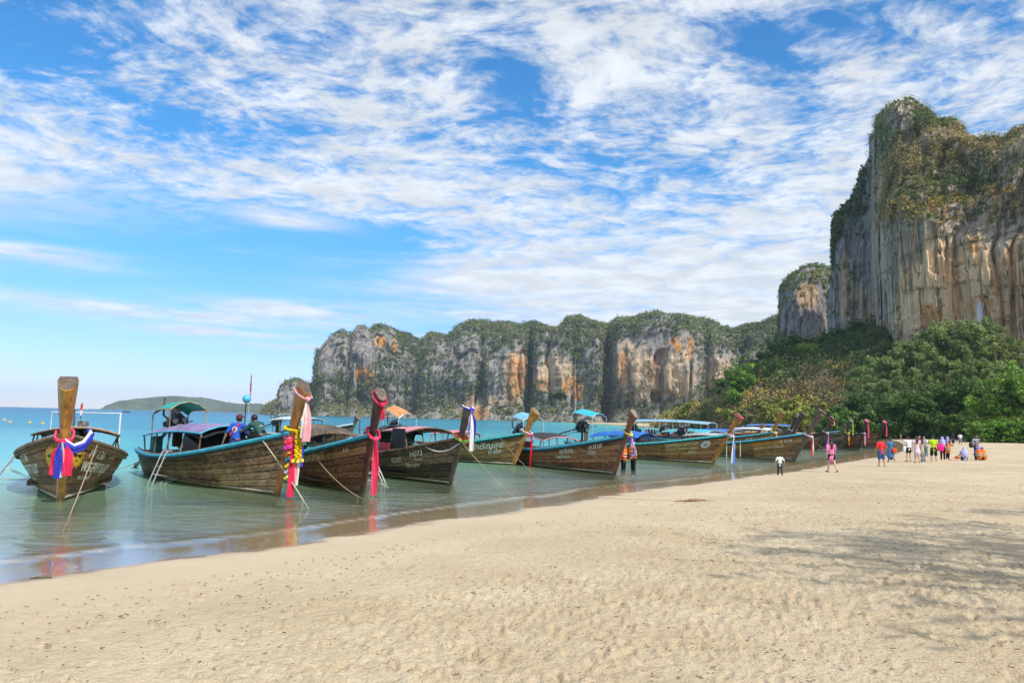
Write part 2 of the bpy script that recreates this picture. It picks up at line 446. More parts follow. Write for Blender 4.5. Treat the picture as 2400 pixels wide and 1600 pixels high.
def sand_material():
    m = bpy.data.materials.new('sand'); m.use_nodes = True; t = NT(m.node_tree); b = t.n['Principled BSDF']; MATS['sand'] = m
    pos = t.node('ShaderNodeNewGeometry').outputs['Position']
    sh = t.node('ShaderNodeAttribute', attribute_name='shore').outputs['Fac']
    n1, n2, n3 = t.noise(pos, 0.55, 4), t.noise(pos, 5.0, 6, 0.65), t.noise(pos, 60.0, 3, 0.7)
    c = t.mixc(t.sstep(n1, 0.3, 0.7), (0.56, 0.452, 0.292, 1), (0.66, 0.553, 0.388, 1))
    c = t.mixc(t.sstep(t.noise(pos, 0.12, 4, 0.6), 0.42, 0.62, 0, 0.35), c, (0.44, 0.34, 0.225, 1))
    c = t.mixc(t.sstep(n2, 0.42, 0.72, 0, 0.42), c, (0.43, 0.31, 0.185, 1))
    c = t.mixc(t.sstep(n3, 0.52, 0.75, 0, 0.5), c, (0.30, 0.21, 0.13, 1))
    c = t.mixc(t.math('MULTIPLY', t.sstep(t.noise(pos, 14.0, 5, 0.75), 0.57, 0.68, 0, 0.75), t.sstep(sh, 2.0, 6.0)), c, (0.20, 0.135, 0.08, 1))  # dark flecks colour in bits of debris and the small shadows of footprint rims
    edge = t.math('ADD', sh, t.math('MULTIPLY', t.math('SUBTRACT', t.noise(pos, 0.8, 3), 0.5), 1.6))
    damp = t.sstep(edge, 5.5, 0.9)
    wet = t.sstep(edge, 0.60, 0.15)
    c = t.mixc(t.math('MULTIPLY', damp, 0.6), c, (0.46, 0.375, 0.265, 1))
    c = t.mixc(t.math('MULTIPLY', wet, 0.9), c, (0.33, 0.235, 0.14, 1))
    c = t.mixc(t.sstep(sh, -2.0, -8.0, 0, 0.9), c, (0.50, 0.50, 0.27, 1))
    t.put(b.inputs['Base Color'], c)
    t.put(b.inputs['Roughness'], t.math('SUBTRACT', 0.92, t.math('MULTIPLY', wet, 0.80)))
    t.put(b.inputs['Specular IOR Level'], t.math('ADD', 0.15, t.math('MULTIPLY', wet, 0.5)))
    h = t.math('ADD', t.math('MULTIPLY', t.noise(pos, 26.0, 5, 0.65), 0.6), t.math('MULTIPLY', t.noise(pos, 8.0, 4, 0.6), 1.0))
    bs = t.math('MULTIPLY', t.sstep(edge, 1.0, 4.5, 0.0, 1.0), 1.0)
    bn = t.node('ShaderNodeBump', ins={'Strength': bs, 'Distance': 0.055, 'Height': h})
    t.l.new(bn.outputs[0], b.inputs['Normal'])
    return m
build_sand()

# ---- sea
def build_sea():
    ang = np.radians(np.concatenate([np.linspace(-50, 50, 420), np.linspace(70, 290, 30)])); rad = np.concatenate([[0.5], np.geomspace(6.0, 6200, 420)])
    ang = np.concatenate([ang, [ang[0] + 2 * math.pi]])
    x, y, f, na, nr = fan(ang, rad)
    d = shore_dist(x, y); r = np.hypot(x, y)
    wob = fbm(np.stack([x * 0.25, y * 0.25, 0 * x], 1), 3, 77) * 0.7
    z = 0.022 * np.exp(-((d + 1.5 + wob) / 0.22) ** 2) * (r < 120)
    z = z + 0.010 * np.exp(-((d + 3.4 + wob * 1.5) / 0.5) ** 2) * (r < 120)
    foam = np.exp(-((d + 1.32 + wob) / 0.10) ** 2) * (0.35 + 0.65 * sst(fbm(np.stack([x * .5, y * .5, 0 * x], 1), 3, 41), -0.5, 0.3)) * sst(r, 70, 25)
    o = link('sea', np_mesh('sea', np.stack([x, y, z], 1), f, smooth=True, attrs={'shore': d, 'foam': foam}), water_material())
    tag(o, kind='structure')
def water_material():
    m = bpy.data.materials.new('sea_water'); m.use_nodes = True; t = NT(m.node_tree); t.n.clear()
    pos = t.node('ShaderNodeNewGeometry').outputs['Position']
    sh = t.node('ShaderNodeAttribute', attribute_name='shore').outputs['Fac']
    fo = t.node('ShaderNodeAttribute', attribute_name='foam').outputs['Fac']
    dist = t.node('ShaderNodeVectorMath', operation='LENGTH', ins={0: pos}).outputs['Value']
    body = t.ramp(t.math('DIVIDE', t.math('MULTIPLY', sh, -1.0), 320.0), [(0.0, (0.50, 0.50, 0.27)), (0.03, (0.31, 0.52, 0.31)), (0.05, (0.17, 0.52, 0.42)), (0.085, (0.06, 0.45, 0.50)), (0.25, (0.008, 0.24, 0.34)), (1.0, (0.002, 0.125, 0.22))])
    patch = t.noise(t.node('ShaderNodeMapping', ins={'Vector': pos, 'Scale': (0.010, 0.03, 0.0)}).outputs[0], 1.0, 4, 0.6)
    body = t.mixc(t.sstep(patch, 0.42, 0.66, 0, 0.5), body, t.mixc(1.0, body, (0.55, 0.72, 0.82, 1), 'MULTIPLY'))
    op = t.sstep(sh, -1.0, -20.0, 0.05, 0.95)
    tr = t.node('ShaderNodeBsdfTransparent', ins={'Color': t.mixc(t.sstep(sh, -0.8, -3.5), (0.98, 0.97, 0.95, 1), (0.88, 0.97, 0.86, 1))})
    df = t.node('ShaderNodeBsdfDiffuse', ins={'Color': body})
    under = t.node('ShaderNodeMixShader', ins={0: op, 1: tr.outputs[0], 2: df.outputs[0]})
    mp = t.node('ShaderNodeMapping', ins={'Vector': pos, 'Rotation': (0, 0, R(38)), 'Scale': (0.55, 1.25, 1.0)}).outputs[0]
    w1, w2, w3 = t.noise(mp, 1.5, 5, 0.62, 0.5), t.noise(mp, 5.5, 4, 0.6, 0.6), t.noise(mp, 0.16, 4, 0.6)
    calm = t.sstep(sh, -0.7, -3.4, 0.03, 1.0)
    far = t.sstep(dist, 30.0, 260.0, 0.0, 1.0)
    h = t.math('ADD', t.math('ADD', t.math('MULTIPLY', w1, 0.13), t.math('MULTIPLY', w2, 0.030)), t.math('MULTIPLY', t.math('MULTIPLY', w3, 0.9), far))
    bn = t.node('ShaderNodeBump', ins={'Strength': t.math('MULTIPLY', calm, 0.85), 'Distance': 1.0, 'Height': h})
    fr = t.node('ShaderNodeFresnel', ins={'IOR': 1.33, 'Normal': bn.outputs[0]})
    gl = t.node('ShaderNodeBsdfGlossy', ins={'Color': (0.88, 0.96, 1, 1), 'Roughness': t.sstep(dist, 10.0, 200.0, 0.02, 0.16), 'Normal': bn.outputs[0]})  # bluish tint put into the reflection to suggest a bluer sky
    frs = t.math('MINIMUM', t.math('MULTIPLY', fr.outputs[0], t.sstep(dist, 12.0, 120.0, 0.80, 0.36)), 0.44)
    frs = t.math('MULTIPLY', frs, t.sstep(sh, -0.7, -1.7, 0.62, 1.0))
    top = t.node('ShaderNodeMixShader', ins={0: frs, 1: under.outputs[0], 2: gl.outputs[0]})
    fd = t.node('ShaderNodeBsdfDiffuse', ins={'Color': (0.82, 0.70, 0.58, 1)})
    fm = t.math('MULTIPLY', fo, t.sstep(t.noise(pos, 9.0, 4, 0.7), 0.34, 0.66, 0.10, 0.42))
    out = t.node('ShaderNodeMixShader', ins={0: fm, 1: top.outputs[0], 2: fd.outputs[0]})
    t.l.new(out.outputs[0], t.node('ShaderNodeOutputMaterial').inputs[0])
    MATS['sea'] = m
    return m
build_sea()
# ------------------------------------------------------------------ cliffs, hills and their scrub
def rock_material(name, streak=1.0):
    m = bpy.data.materials.new(name); m.use_nodes = True; t = NT(m.node_tree); b = t.n['Principled BSDF']; MATS[name] = m
    pos = t.node('ShaderNodeNewGeometry').outputs['Position']
    a = t.node('ShaderNodeAttribute', attribute_name='tint').outputs['Color']
    a = t.mixc(1.0, a, (1.32, 1.28, 1.22, 1), 'MULTIPLY')
    vs = t.node('ShaderNodeMapping', ins={'Vector': pos, 'Scale': (1.0, 1.0, 0.045)}).outputs[0]
    s1 = t.noise(vs, 0.30 * streak, 6, 0.66, 0.7); s2 = t.noise(vs, 1.1 * streak, 4, 0.6, 0.4); n3 = t.noise(pos, 0.35 * streak, 6, 0.7)
    c = t.mixc(t.sstep(s1, 0.47, 0.62, 0, 0.85), a, t.mixc(1.0, a, (0.20, 0.20, 0.23, 1), 'MULTIPLY'))
    c = t.mixc(t.sstep(s2, 0.55, 0.68, 0, 0.7), c, t.mixc(1.0, a, (1.85, 1.75, 1.65, 1), 'MULTIPLY'))
    c = t.mixc(t.sstep(n3, 0.55, 0.70, 0, 0.75), c, t.mixc(1.0, a, (0.32, 0.31, 0.33, 1), 'MULTIPLY'))
    t.put(b.inputs['Base Color'], c); b.inputs['Roughness'].default_value = 0.9; b.inputs['Specular IOR Level'].default_value = 0.15
    h = t.math('ADD', t.math('MULTIPLY', s1, 0.9), t.math('ADD', t.math('MULTIPLY', s2, 0.35), t.math('MULTIPLY', n3, 0.8)))
    bn = t.node('ShaderNodeBump', ins={'Strength': 1.0, 'Distance': 2.2 / streak, 'Height': h})
    t.l.new(bn.outputs[0], b.inputs['Normal'])
    return m

def massif(sil, depth, z0=-3.0, cols=500, rows=90, back=None, amp=(10, 5, 2.2), nscale=(0.012, 0.04, 0.14), vstretch=0.35, seed=1, plateau=120, ridge=2.5, fiss=0.0, fscale=0.1, ledge=0.0):
    """rock mass standing at its own distance: base line depth(x), crest heights from the sighted silhouette.
    Returns vertex grid (cols, rows, 3) and the column/height parameters."""
    sx = np.array([p[0] for p in sil], float); sy = np.array([p[1] for p in sil], float)
    X = np.linspace(sx[0], sx[-1], cols)
    top = np.interp(X, sx, sy)
    nb = 14
    T = np.concatenate([np.linspace(0, 1, rows), 1 + np.linspace(0.02, 1, nb)])
    D = np.array([depth(x) for x in X])
    dirs = []; ez = []
    for x, y in zip(X, top):
        d = ray(x, y); h = math.hypot(d.x, d.y); dirs.append((d.x / h, d.y / h)); ez.append(d.z / h)
    dirs = np.array(dirs); ez = np.array(ez)
    bt = back(1.0)
    H0 = CAMZ + ez * D - z0
    ztop = CAMZ + ez * (D + bt * H0)
    V = np.zeros((cols, len(T), 3))
    for j, t in enumerate(T):
        if t <= 1: dist = D + np.array([back(t)]) * H0; z = z0 + (ztop - z0) * t
        else:
            k = t - 1; dist = D + bt * H0 + plateau * k ** 0.8; z = ztop - (ztop - z0) * (0.06 * k + 0.55 * k ** 3)
        V[:, j, 0] = dirs[:, 0] * dist; V[:, j, 1] = dirs[:, 1] * dist; V[:, j, 2] = z
    P = V.reshape(-1, 3)
    q = P * np.array([1, 1, vstretch])
    fade = np.clip((P[:, 2] - z0) / 12, 0, 1)
    dn = sum(a * fbm(q * s, 4, seed + i * 5, 0.55) for i, (a, s) in enumerate(zip(amp, nscale)))
    if fiss:
        rg = np.clip(1 - np.abs(fbm(P * np.array([fscale, fscale, fscale * .12]) + 5.5, 3, seed + 40)) * 2.2, 0, 1) ** 3
        dn = dn + fiss * rg * (0.35 + 0.65 * sst(fbm(P * fscale * .3, 2, seed + 44), -.3, .3))
    if ledge:
        lg = fbm(P * np.array([fscale * .35, fscale * .35, fscale * 1.6]) + 8.8, 3, seed + 50); dn = dn + ledge * np.round(lg * 3) / 3
    dz = ridge * fbm(P * np.array([0.07, 0.07, 0.02]) + 3.1, 5, seed + 90, 0.65)
    dd = np.repeat(dirs, len(T), 0)
    P = P.copy(); P[:, :2] += dd * (dn * fade)[:, None]; P[:, 2] += dz * np.clip((np.tile(T, cols) - 0.3), 0, 1)
    nr = len(T); i = np.arange(cols - 1)[:, None] * nr + np.arange(nr - 1)[None]
    F = np.stack([i, i + nr, i + nr + 1, i + 1], -1).reshape(-1, 4)
    gx = np.repeat(X, nr); gt = np.tile(T, cols)
    hgt = np.repeat(ztop, nr)
    # sighted y of every vertex, only for placing rock colours and scrub on the right part of the face
    gy = np.repeat(1.0, len(P)); fw = P @ np.array(_F) - CAMZ * _F.z; up = P @ np.array(_UP) - CAMZ * _UP.z
    gy = 800 - FPX * up / fw
    return P, F, gx, gy, gt, hgt, dn

def ell(gx, gy, spots, warp=None):
    o = np.zeros(len(gx))
    for x, y, rx, ry, a in spots:
        q = ((gx - x) / rx) ** 2 + ((gy - y) / ry) ** 2
        if warp is not None: q = q + warp * 0.9
        o = np.maximum(o, a * sst(-q, -1.25, -0.55))
    return o

def leaf_cloud(C, rad, n, size, tint, up=0.45, flat=0.75, jitter=0.22, slim=1.0, seed=0):
    """many small leaf faces gathered in clumps round the centres C"""
    g = np.random.default_rng(seed); k = len(C)
    rad = np.broadcast_to(rad, (k,)); size = np.broadcast_to(size, (k,))
    u = g.normal(size=(k, n, 3)); u /= np.linalg.norm(u, axis=2, keepdims=True)
    u *= (g.uniform(0.25, 1, (k, n, 1)) ** 0.4); u[..., 2] *= flat
    c = C[:, None, :] + u * rad[:, None, None]
    nrm = u + g.normal(size=(k, n, 3)) * 0.55 + np.array([0, 0, up]); nrm /= np.linalg.norm(nrm, axis=2, keepdims=True)
    a = np.cross(nrm, g.normal(size=(k, n, 3))); a /= np.linalg.norm(a, axis=2, keepdims=True) + 1e-9
    b = np.cross(nrm, a)
    s = size[:, None, None] * g.uniform(0.6, 1.35, (k, n, 1))
    v0 = c + a * s * slim; v1 = c - a * s * 0.6 * slim + b * s * 0.8 / slim; v2 = c - a * s * 0.6 * slim - b * s * 0.8 / slim
    V = np.stack([v0, v1, v2], 2).reshape(-1, 3)
    F = np.arange(len(V)).reshape(-1, 3)
    tn = np.repeat(tint[:, None, :], n, 1) * g.uniform(1 - jitter, 1 + jitter, (k, n, 1))
    T = np.repeat(tn.reshape(-1, 3), 3, 0)
    return V, F, np.clip(T, 0, 1)

def scatter(P, F, prob, count, seed):
    g = np.random.default_rng(seed)
    a, b, c = P[F[:, 0]], P[F[:, 1]], P[F[:, 3]]
    area = np.linalg.norm(np.cross(b - a, c - a), axis=1)
    wgt = area * prob[F].mean(1); wgt = np.clip(wgt, 0, None); cs = np.cumsum(wgt); cs /= cs[-1]
    idx = np.searchsorted(cs, g.uniform(0, 1, count)); idx = np.clip(idx, 0, len(F) - 1)
    u, v = g.uniform(0, 1, (2, count, 1))
    p = P[F[idx]]
    return (p[:, 0] * (1 - u) + p[:, 1] * u) * (1 - v) + (p[:, 3] * (1 - u) + p[:, 2] * u) * v, idx

GREENS = np.array([(0.040, 0.062, 0.028), (0.055, 0.075, 0.034), (0.032, 0.055, 0.026), (0.075, 0.082, 0.040), (0.095, 0.088, 0.055), (0.048, 0.078, 0.026)])
def pick(pal, n, seed, wts=None):
    g = np.random.default_rng(seed); return pal[g.choice(len(pal), n, p=wts)]

LEAF = foliage('leaves')
ROCK = rock_material('limestone', 1.7); ROCKF = rock_material('far_limestone', 0.45)

# ---- headland across the bay
HEAD = [(612, 970), (624, 953), (654, 938), (655, 908), (674, 890), (698, 889), (719, 902), (734, 898), (741, 879), (744, 822), (767, 795), (785, 780), (805, 776), (820, 783), (838, 765), (856, 764),
        (865, 771), (883, 761), (910, 762), (933, 779), (957, 783), (975, 795), (984, 803), (1008, 782), (1034, 782), (1052, 789), (1076, 764), (1106, 751), (1136, 751), (1156, 758), (1195, 755), (1216, 764),
        (1239, 756), (1255, 755), (1274, 765), (1310, 768), (1328, 748), (1358, 742), (1378, 751), (1396, 753), (1426, 762), (1447, 748), (1486, 748), (1512, 733), (1536, 728), (1563, 736), (1596, 738),
        (1631, 745), (1667, 751), (1688, 765), (1718, 772), (1750, 760), (1789, 759), (1807, 747), (1834, 735), (1860, 742), (1960, 760), (2060, 780)]
def head_depth(x):
    d = np.interp(x, [610, 740, 1000, 1300, 1600, 1800, 2060], [930, 900, 860, 800, 740, 760, 800])
    for g, wd, a in ((735, 12, 24), (820, 5, 14), (970, 24, 18), (1243, 9, 34), (1425, 14, 38), (1655, 16, 18), (1735, 22, 18), (1130, 8, 12), (1345, 9, 10)):
        d += a * math.exp(-((x - g) / wd) ** 2)
    return d
def head_back(t): return np.interp(t, [0, 0.08, 0.16, 0.5, 0.62, 0.8, 0.93, 1.0], [-0.30, -0.10, 0.0, -0.03, 0.02, 0.16, 0.42, 0.75])
P, F, gx, gy, gt, hg, dn = massif(HEAD, head_depth, cols=780, rows=96, back=head_back, amp=(9, 7, 4), nscale=(0.018, 0.05, 0.16), seed=4, ridge=7.0, fiss=11.0, fscale=0.045, ledge=4.0)
wn = fbm(np.stack([gx * 0.03, gy * 0.03, 0 * gx], 1), 4, 12); wn2 = fbm(np.stack([gx * 0.1, gy * 0.06, 0 * gx], 1), 4, 13)
bare = ell(gx, gy, [(1243, 880, 12, 60, .75), (1425, 870, 18, 80, .7), (1655, 850, 18, 50, .6), (984, 870, 24, 50, .5), (960, 860, 40, 50, .5), (1040, 840, 36, 50, .6), (1010, 820, 20, 26, .5), (1390, 850, 30, 60, .55), (1270, 800, 40, 26, .5), (1540, 755, 50, 24, .6), (1090, 780, 40, 24, .6), (1630, 800, 24, 30, .5), (775, 830, 32, 62, 1), (845, 825, 50, 66, 1), (905, 800, 26, 40, 0.8), (680, 925, 34, 34, .9), (1105, 830, 42, 60, 0.75), (1085, 905, 30, 40, .4), (1195, 880, 42, 74, 1), (1150, 945, 60, 24, .8),
                         (1300, 872, 52, 56, 1), (1355, 930, 26, 24, .9), (1475, 850, 36, 70, 1), (1540, 850, 80, 92, 1), (1600, 850, 36, 80, 1), (1690, 870, 34, 58, .95), (1010, 905, 40, 30, .45), (1120, 965, 40, 14, .7)], wn + 0.6 * wn2)
orange = ell(gx, gy, [(862, 878, 24, 26, 1), (892, 802, 16, 16, 1), (925, 812, 8, 24, 1), (878, 852, 7, 14, .8), (1212, 880, 22, 62, .75), (1345, 905, 30, 22, .8), (1280, 905, 20, 20, .6), (1588, 805, 16, 20, 1), (1618, 815, 10, 28, .8),
                           (1460, 865, 18, 46, .7), (1530, 870, 14, 30, .6), (1125, 968, 40, 18, .8), (1105, 930, 14, 30, .5), (1360, 928, 16, 12, .9)], wn)
cream = ell(gx, gy, [(1300, 880, 50, 50, 1), (1210, 890, 36, 66, .8), (1550, 880, 85, 70, .9), (1470, 860, 30, 66, .8), (1690, 880, 30, 50, .8), (1150, 955, 50, 24, .7)], wn)
cave = ell(gx, gy, [(1548, 838, 16, 20, 1), (1556, 930, 28, 16, 1), (1315, 930, 14, 9, 1), (1330, 800, 6, 20, .5), (1245, 850, 5, 60, .6)], wn2)
grey = np.array([0.25, 0.24, 0.235]); c = np.tile(grey, (len(P), 1)) * (1 + 0.25 * wn2)[:, None]
c = c * (1 - cream[:, None] * 0.9) + np.array([0.50, 0.375, 0.255]) * cream[:, None] * 0.9
om = orange * sst(wn2, -0.55, 0.1); c = c * (1 - om[:, None]) + np.array([0.50, 0.235, 0.075]) * om[:, None]
P[:, 1] += cave * 14.0                                    # hollows in the face
hd = tag(link('headland_cliff', np_mesh('headland_cliff', P, F, np.clip(c, 0.01, 0.8), True), ROCKF), kind='structure')
veg = np.clip(1.0 - bare * 1.08, 0, 1) * sst(gy, 1010, 985) * (gt < 1.9)
veg *= 1 - 0.8 * sst(wn2 + 0.5 * wn, 0.05, 0.3) * sst(gy, 775, 810)
veg = np.maximum(veg * np.where(gt > 1.0, 0.55, 1.0), 0.06 * (wn2 > 0.1)) * np.where(gy < 968, 1, 0.35)
C, idx = scatter(P, F, veg, 17000, 5)
tint = pick(GREENS, len(C), 6) * (1.55 + 0.9 * fbm(C * 0.03, 3, 8))[:, None]
tint = tint * np.array([1.02, 0.95, 1.15]); low = sst(C[:, 2], 45, 8); tint = tint * (1 + np.array([0.25, 0.12, 0.05]) * low[:, None])  # bluish cast of distance put into the leaf colour
V, Fl, T = leaf_cloud(C + np.array([0, -1.0, 0.8]), 1.2 + 4.6 * np.random.default_rng(1).uniform(0, 1, len(C)) ** 2.4, 18, 0.95, tint, seed=11)
tag(link('headland_scrub', np_mesh('headland_scrub', V, Fl, T), LEAF), 'dense dark green scrub and trees covering the headland across the bay', 'scrub', kind='stuff')
print('headland tris', len(Fl), len(F) * 2)

# ---- free-standing tower left of the great cliff
TOW = [(1815, 800), (1828, 760), (1826, 690), (1832, 668), (1851, 643), (1879, 625), (1907, 615), (1946, 623), (1990, 640), (2040, 690)]
def tow_depth(x): return 420 + 22 * ((x - 1890) / 70) ** 2
def tow_back(t): return np.interp(t, [0, 0.3, 0.55, 0.75, 0.9, 1.0], [0.06, -0.03, -0.08, -0.04, 0.08, 0.25])
P, F, gx, gy, gt, hg, dn = massif(TOW, tow_depth, cols=170, rows=100, back=tow_back, amp=(7, 4, 2.2), nscale=(0.03, 0.09, 0.25), seed=31, plateau=60, ridge=2.5, fiss=3.5, fscale=0.1, ledge=1.6)
wn = fbm(P * np.array([0.08, 0.08, 0.03]), 4, 14)
bare = ell(gx, gy, [(1885, 745, 75, 68, 1), (1900, 690, 36, 40, .8)], wn)
c = np.tile(np.array([0.19, 0.185, 0.19]), (len(P), 1)) * (1 + 0.3 * wn)[:, None]; o_ = ell(gx, gy, [(1890, 690, 26, 34, .8)], wn)
c = c * (1 - o_[:, None]) + np.array([0.36, 0.25, 0.15]) * o_[:, None]
tag(link('cliff_tower', np_mesh('cliff_tower', P, F, np.clip(c, 0.01, .8), True), ROCK), kind='structure')
veg = np.clip(1 - bare, 0.03, 1) * (gt < 1.8); C, idx = scatter(P, F, veg, 3600, 15)
tint = pick(GREENS, len(C), 16) * (1.4 + 0.6 * fbm(C * 0.04, 3, 8))[:, None]
V, Fl, T = leaf_cloud(C + np.array([0, -0.6, 0.5]), np.random.default_rng(2).uniform(0.9, 2.3, len(C)), 14, 0.62, tint, seed=17)
tag(link('tower_scrub', np_mesh('tower_scrub', V, Fl, T), LEAF), 'olive scrub clinging to the rounded rock tower left of the great cliff', 'scrub', kind='stuff')

# ---- the great cliff: a shadowed wall set back on the left, the main face in front of it
WALL = [(1938, 700), (1950, 640), (1953, 623), (1956, 580), (1950, 548), (1954, 516), (1970, 489), (1998, 469), (2006, 445), (2021, 398), (2040, 360), (2090, 330), (2150, 330)]
def wall_depth(x): return float(np.interp(x, [1938, 1955, 2050, 2150], [352, 330, 318, 325]))
def wall_back(t): return np.interp(t, [0, 0.4, 0.75, 0.92, 1], [0.0, -0.02, 0.01, 0.06, 0.14])
P, F, gx, gy, gt, hg, dn = massif(WALL, wall_depth, cols=130, rows=130, back=wall_back, amp=(4, 4, 2.0), nscale=(0.03, 0.10, 0.3), vstretch=0.12, seed=51, plateau=50, ridge=2, fiss=3.0, fscale=0.12, ledge=1.2)
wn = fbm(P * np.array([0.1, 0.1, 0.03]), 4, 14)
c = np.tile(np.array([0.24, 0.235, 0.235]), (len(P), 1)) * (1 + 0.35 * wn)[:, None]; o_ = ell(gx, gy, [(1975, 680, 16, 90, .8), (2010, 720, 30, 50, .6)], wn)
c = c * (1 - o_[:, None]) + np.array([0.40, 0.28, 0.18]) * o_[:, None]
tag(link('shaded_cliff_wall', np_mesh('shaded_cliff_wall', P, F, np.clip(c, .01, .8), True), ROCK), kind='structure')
veg = (ell(gx, gy, [(1962, 520, 18, 44, 1), (2005, 475, 26, 30, .5), (2018, 420, 14, 40, .5)], wn) + 0.03) * (gt < 1.6); C, idx = scatter(P, F, veg, 900, 18)
V, Fl, T = leaf_cloud(C + np.array([-0.4, -0.6, 0.4]), np.random.default_rng(3).uniform(0.7, 2.0, len(C)), 16, 0.5, pick(GREENS, len(C), 19), seed=20)
tag(link('wall_scrub', np_mesh('wall_scrub', V, Fl, T), LEAF), 'dark bushes on the shadowed wall at the left of the great cliff', 'scrub', kind='stuff')

BIG = [(2034, 420), (2036, 370), (2032, 345), (2037, 319), (2049, 303), (2053, 267), (2077, 243), (2108, 226), (2132, 224), (2148, 243), (2168, 251), (2186, 275), (2196, 287), (2227, 285), (2255, 303), (2265, 326), (2290, 336),
       (2322, 326), (2354, 325), (2370, 307), (2400, 299), (2460, 290), (2560, 310), (2700, 330), (2900, 380)]
def big_depth(x): return float(np.interp(x, [2034, 2045, 2070, 2110, 2250, 2400, 2700, 2900], [322, 292, 274, 264, 254, 244, 220, 215]))
def big_back(t): return np.interp(t, [0, 0.15, 0.35, 0.58, 0.62, 0.80, 0.93, 1.0], [0.03, 0.0, -0.02, -0.035, 0.0, 0.14, 0.22, 0.30])
P, F, gx, gy, gt, hg, dn = massif(BIG, big_depth, cols=520, rows=230, back=big_back, amp=(6, 4.5, 3.0, 1.5), nscale=(0.025, 0.08, 0.26, 0.6), vstretch=0.10, seed=61, plateau=70, ridge=2.5, fiss=4.5, fscale=0.11, ledge=2.2)
wn = fbm(P * np.array([0.06, 0.06, 0.02]), 4, 14); wn2 = fbm(P * np.array([0.25, 0.25, 0.05]), 4, 15); n3 = fbm(P * 0.09, 4, 16)
c = np.tile(np.array([0.37, 0.315, 0.25]), (len(P), 1)) * (1 + 0.35 * wn2)[:, None]
crm = ell(gx, gy, [(2190, 660, 70, 120, .95), (2120, 730, 40, 110, .8), (2270, 650, 60, 110, .9), (2360, 700, 70, 140, .8), (2220, 760, 90, 60, .8), (2380, 570, 30, 30, .8), (2060, 460, 10, 60, .8)], wn2)
c = c * (1 - crm[:, None]) + np.array([0.68, 0.475, 0.285]) * (1 + 0.3 * wn2)[:, None] * crm[:, None]
o_ = ell(gx, gy, [(2170, 740, 26, 34, .9), (2265, 575, 14, 22, .6), (2280, 720, 30, 30, .6), (2062, 470, 7, 36, .8), (2230, 680, 12, 50, .4), (2200, 640, 16, 40, .4)], wn2); c = c * (1 - o_[:, None]) + np.array([0.50, 0.27, 0.11]) * o_[:, None]
wh = ell(gx, gy, [(2281, 735, 9, 34, 1)], wn2 * .4); c = c * (1 - wh[:, None]) + np.array([0.62, 0.63, 0.66]) * wh[:, None]
band = sst(gy, 560, 510); c = c * (1 - 0.4 * band[:, None]) + np.array([0.19, 0.165, 0.14]) * 0.4 * band[:, None]
tag(link('great_cliff', np_mesh('great_cliff', P, F, np.clip(c, .01, .85), True), ROCK), kind='structure')
veg = sst(gy + 26 * wn + 18 * n3, 545, 490) * (0.35 + 0.65 * sst(n3, -0.3, 0.2)) * (gt < 1.8)
veg *= 1 - 0.85 * ell(gx, gy, [(2105, 262, 52, 46, 1), (2046, 420, 22, 130, 1)], wn2)
veg *= 0.1 + 0.9 * sst(gx, 2038, 2066)
veg = np.maximum(veg, 0.012)
C, idx = scatter(P, F, veg, 11000, 25)
g3 = fbm(C * 0.05, 3, 88)
PALB = np.array([(0.050, 0.075, 0.028), (0.085, 0.085, 0.040), (0.125, 0.105, 0.060), (0.16, 0.12, 0.065), (0.23, 0.155, 0.055), (0.042, 0.068, 0.028)])
ki = np.clip(((g3 + 0.5) * 5 + np.random.default_rng(8).normal(0, 1.0, len(C))), 0, 5).astype(int); tint = PALB[[5, 0, 1, 2, 3, 2]][ki]
dry_ = (np.abs(C[:, 2] - 70) < 6) & (np.random.default_rng(9).uniform(0, 1, len(C)) < 0.45); tint[dry_] = PALB[4]
topm = C[:, 2] > 103; tint[topm & (np.random.default_rng(10).uniform(0, 1, len(C)) < 0.6)] = PALB[0]
V, Fl, T = leaf_cloud(C + np.array([0, -0.5, 0.4]), (0.4 + 2.2 * np.random.default_rng(4).uniform(0, 1, len(C)) ** 2.5) * (1 + 0.15 * topm), 28, 0.25, tint * (1.35 + 0.5 * fbm(C * 0.12, 2, 5))[:, None], seed=27)
tag(link('cliff_top_scrub', np_mesh('cliff_top_scrub', V, Fl, T), LEAF), 'brown and green scrub on the upper slopes of the great cliff', 'scrub', kind='stuff')

# ---- brush-covered hillside between the boats and the cliffs
HILL = [(1530, 995), (1560, 975), (1600, 958), (1650, 950), (1690, 940), (1712, 905), (1730, 872), (1750, 858), (1790, 855), (1830, 825), (1880, 815), (1930, 812), (1975, 795), (2030, 775), (2070, 770), (2120, 830), (2200, 850), (2400, 870), (2700, 870), (3000, 890)]
def hill_depth(x): return float(np.interp(x, [1540, 1700, 1900, 2100, 2400, 3000], [330, 268, 246, 238, 226, 200]))
def hill_back(t): return float(np.interp(t, [0, 0.3, 0.7, 1.0], [0.0, 0.25, 0.75, 1.2]))
P, F, gx, gy, gt, hg, dn = massif(HILL, hill_depth, z0=0.3, cols=300, rows=60, back=hill_back, amp=(5, 3, 1.2), nscale=(0.03, 0.09, 0.3), vstretch=1.0, seed=71, plateau=60, ridge=3)
c = np.tile(np.array([0.13, 0.105, 0.07]), (len(P), 1))
tag(link('hillside', np_mesh('hillside', P, F, c, True), ROCK), kind='structure')
veg = (gt < 1.7) * (0.5 + 0.5 * sst(fbm(P * 0.05, 3, 44), -0.4, 0.2)); C, idx = scatter(P, F, veg, 11000, 35)
sx_ = gx[F[idx, 0]]; sy_ = gy[F[idx, 0]]; g3 = fbm(C * 0.05, 3, 83) + np.random.default_rng(12).normal(0, .22, len(C))
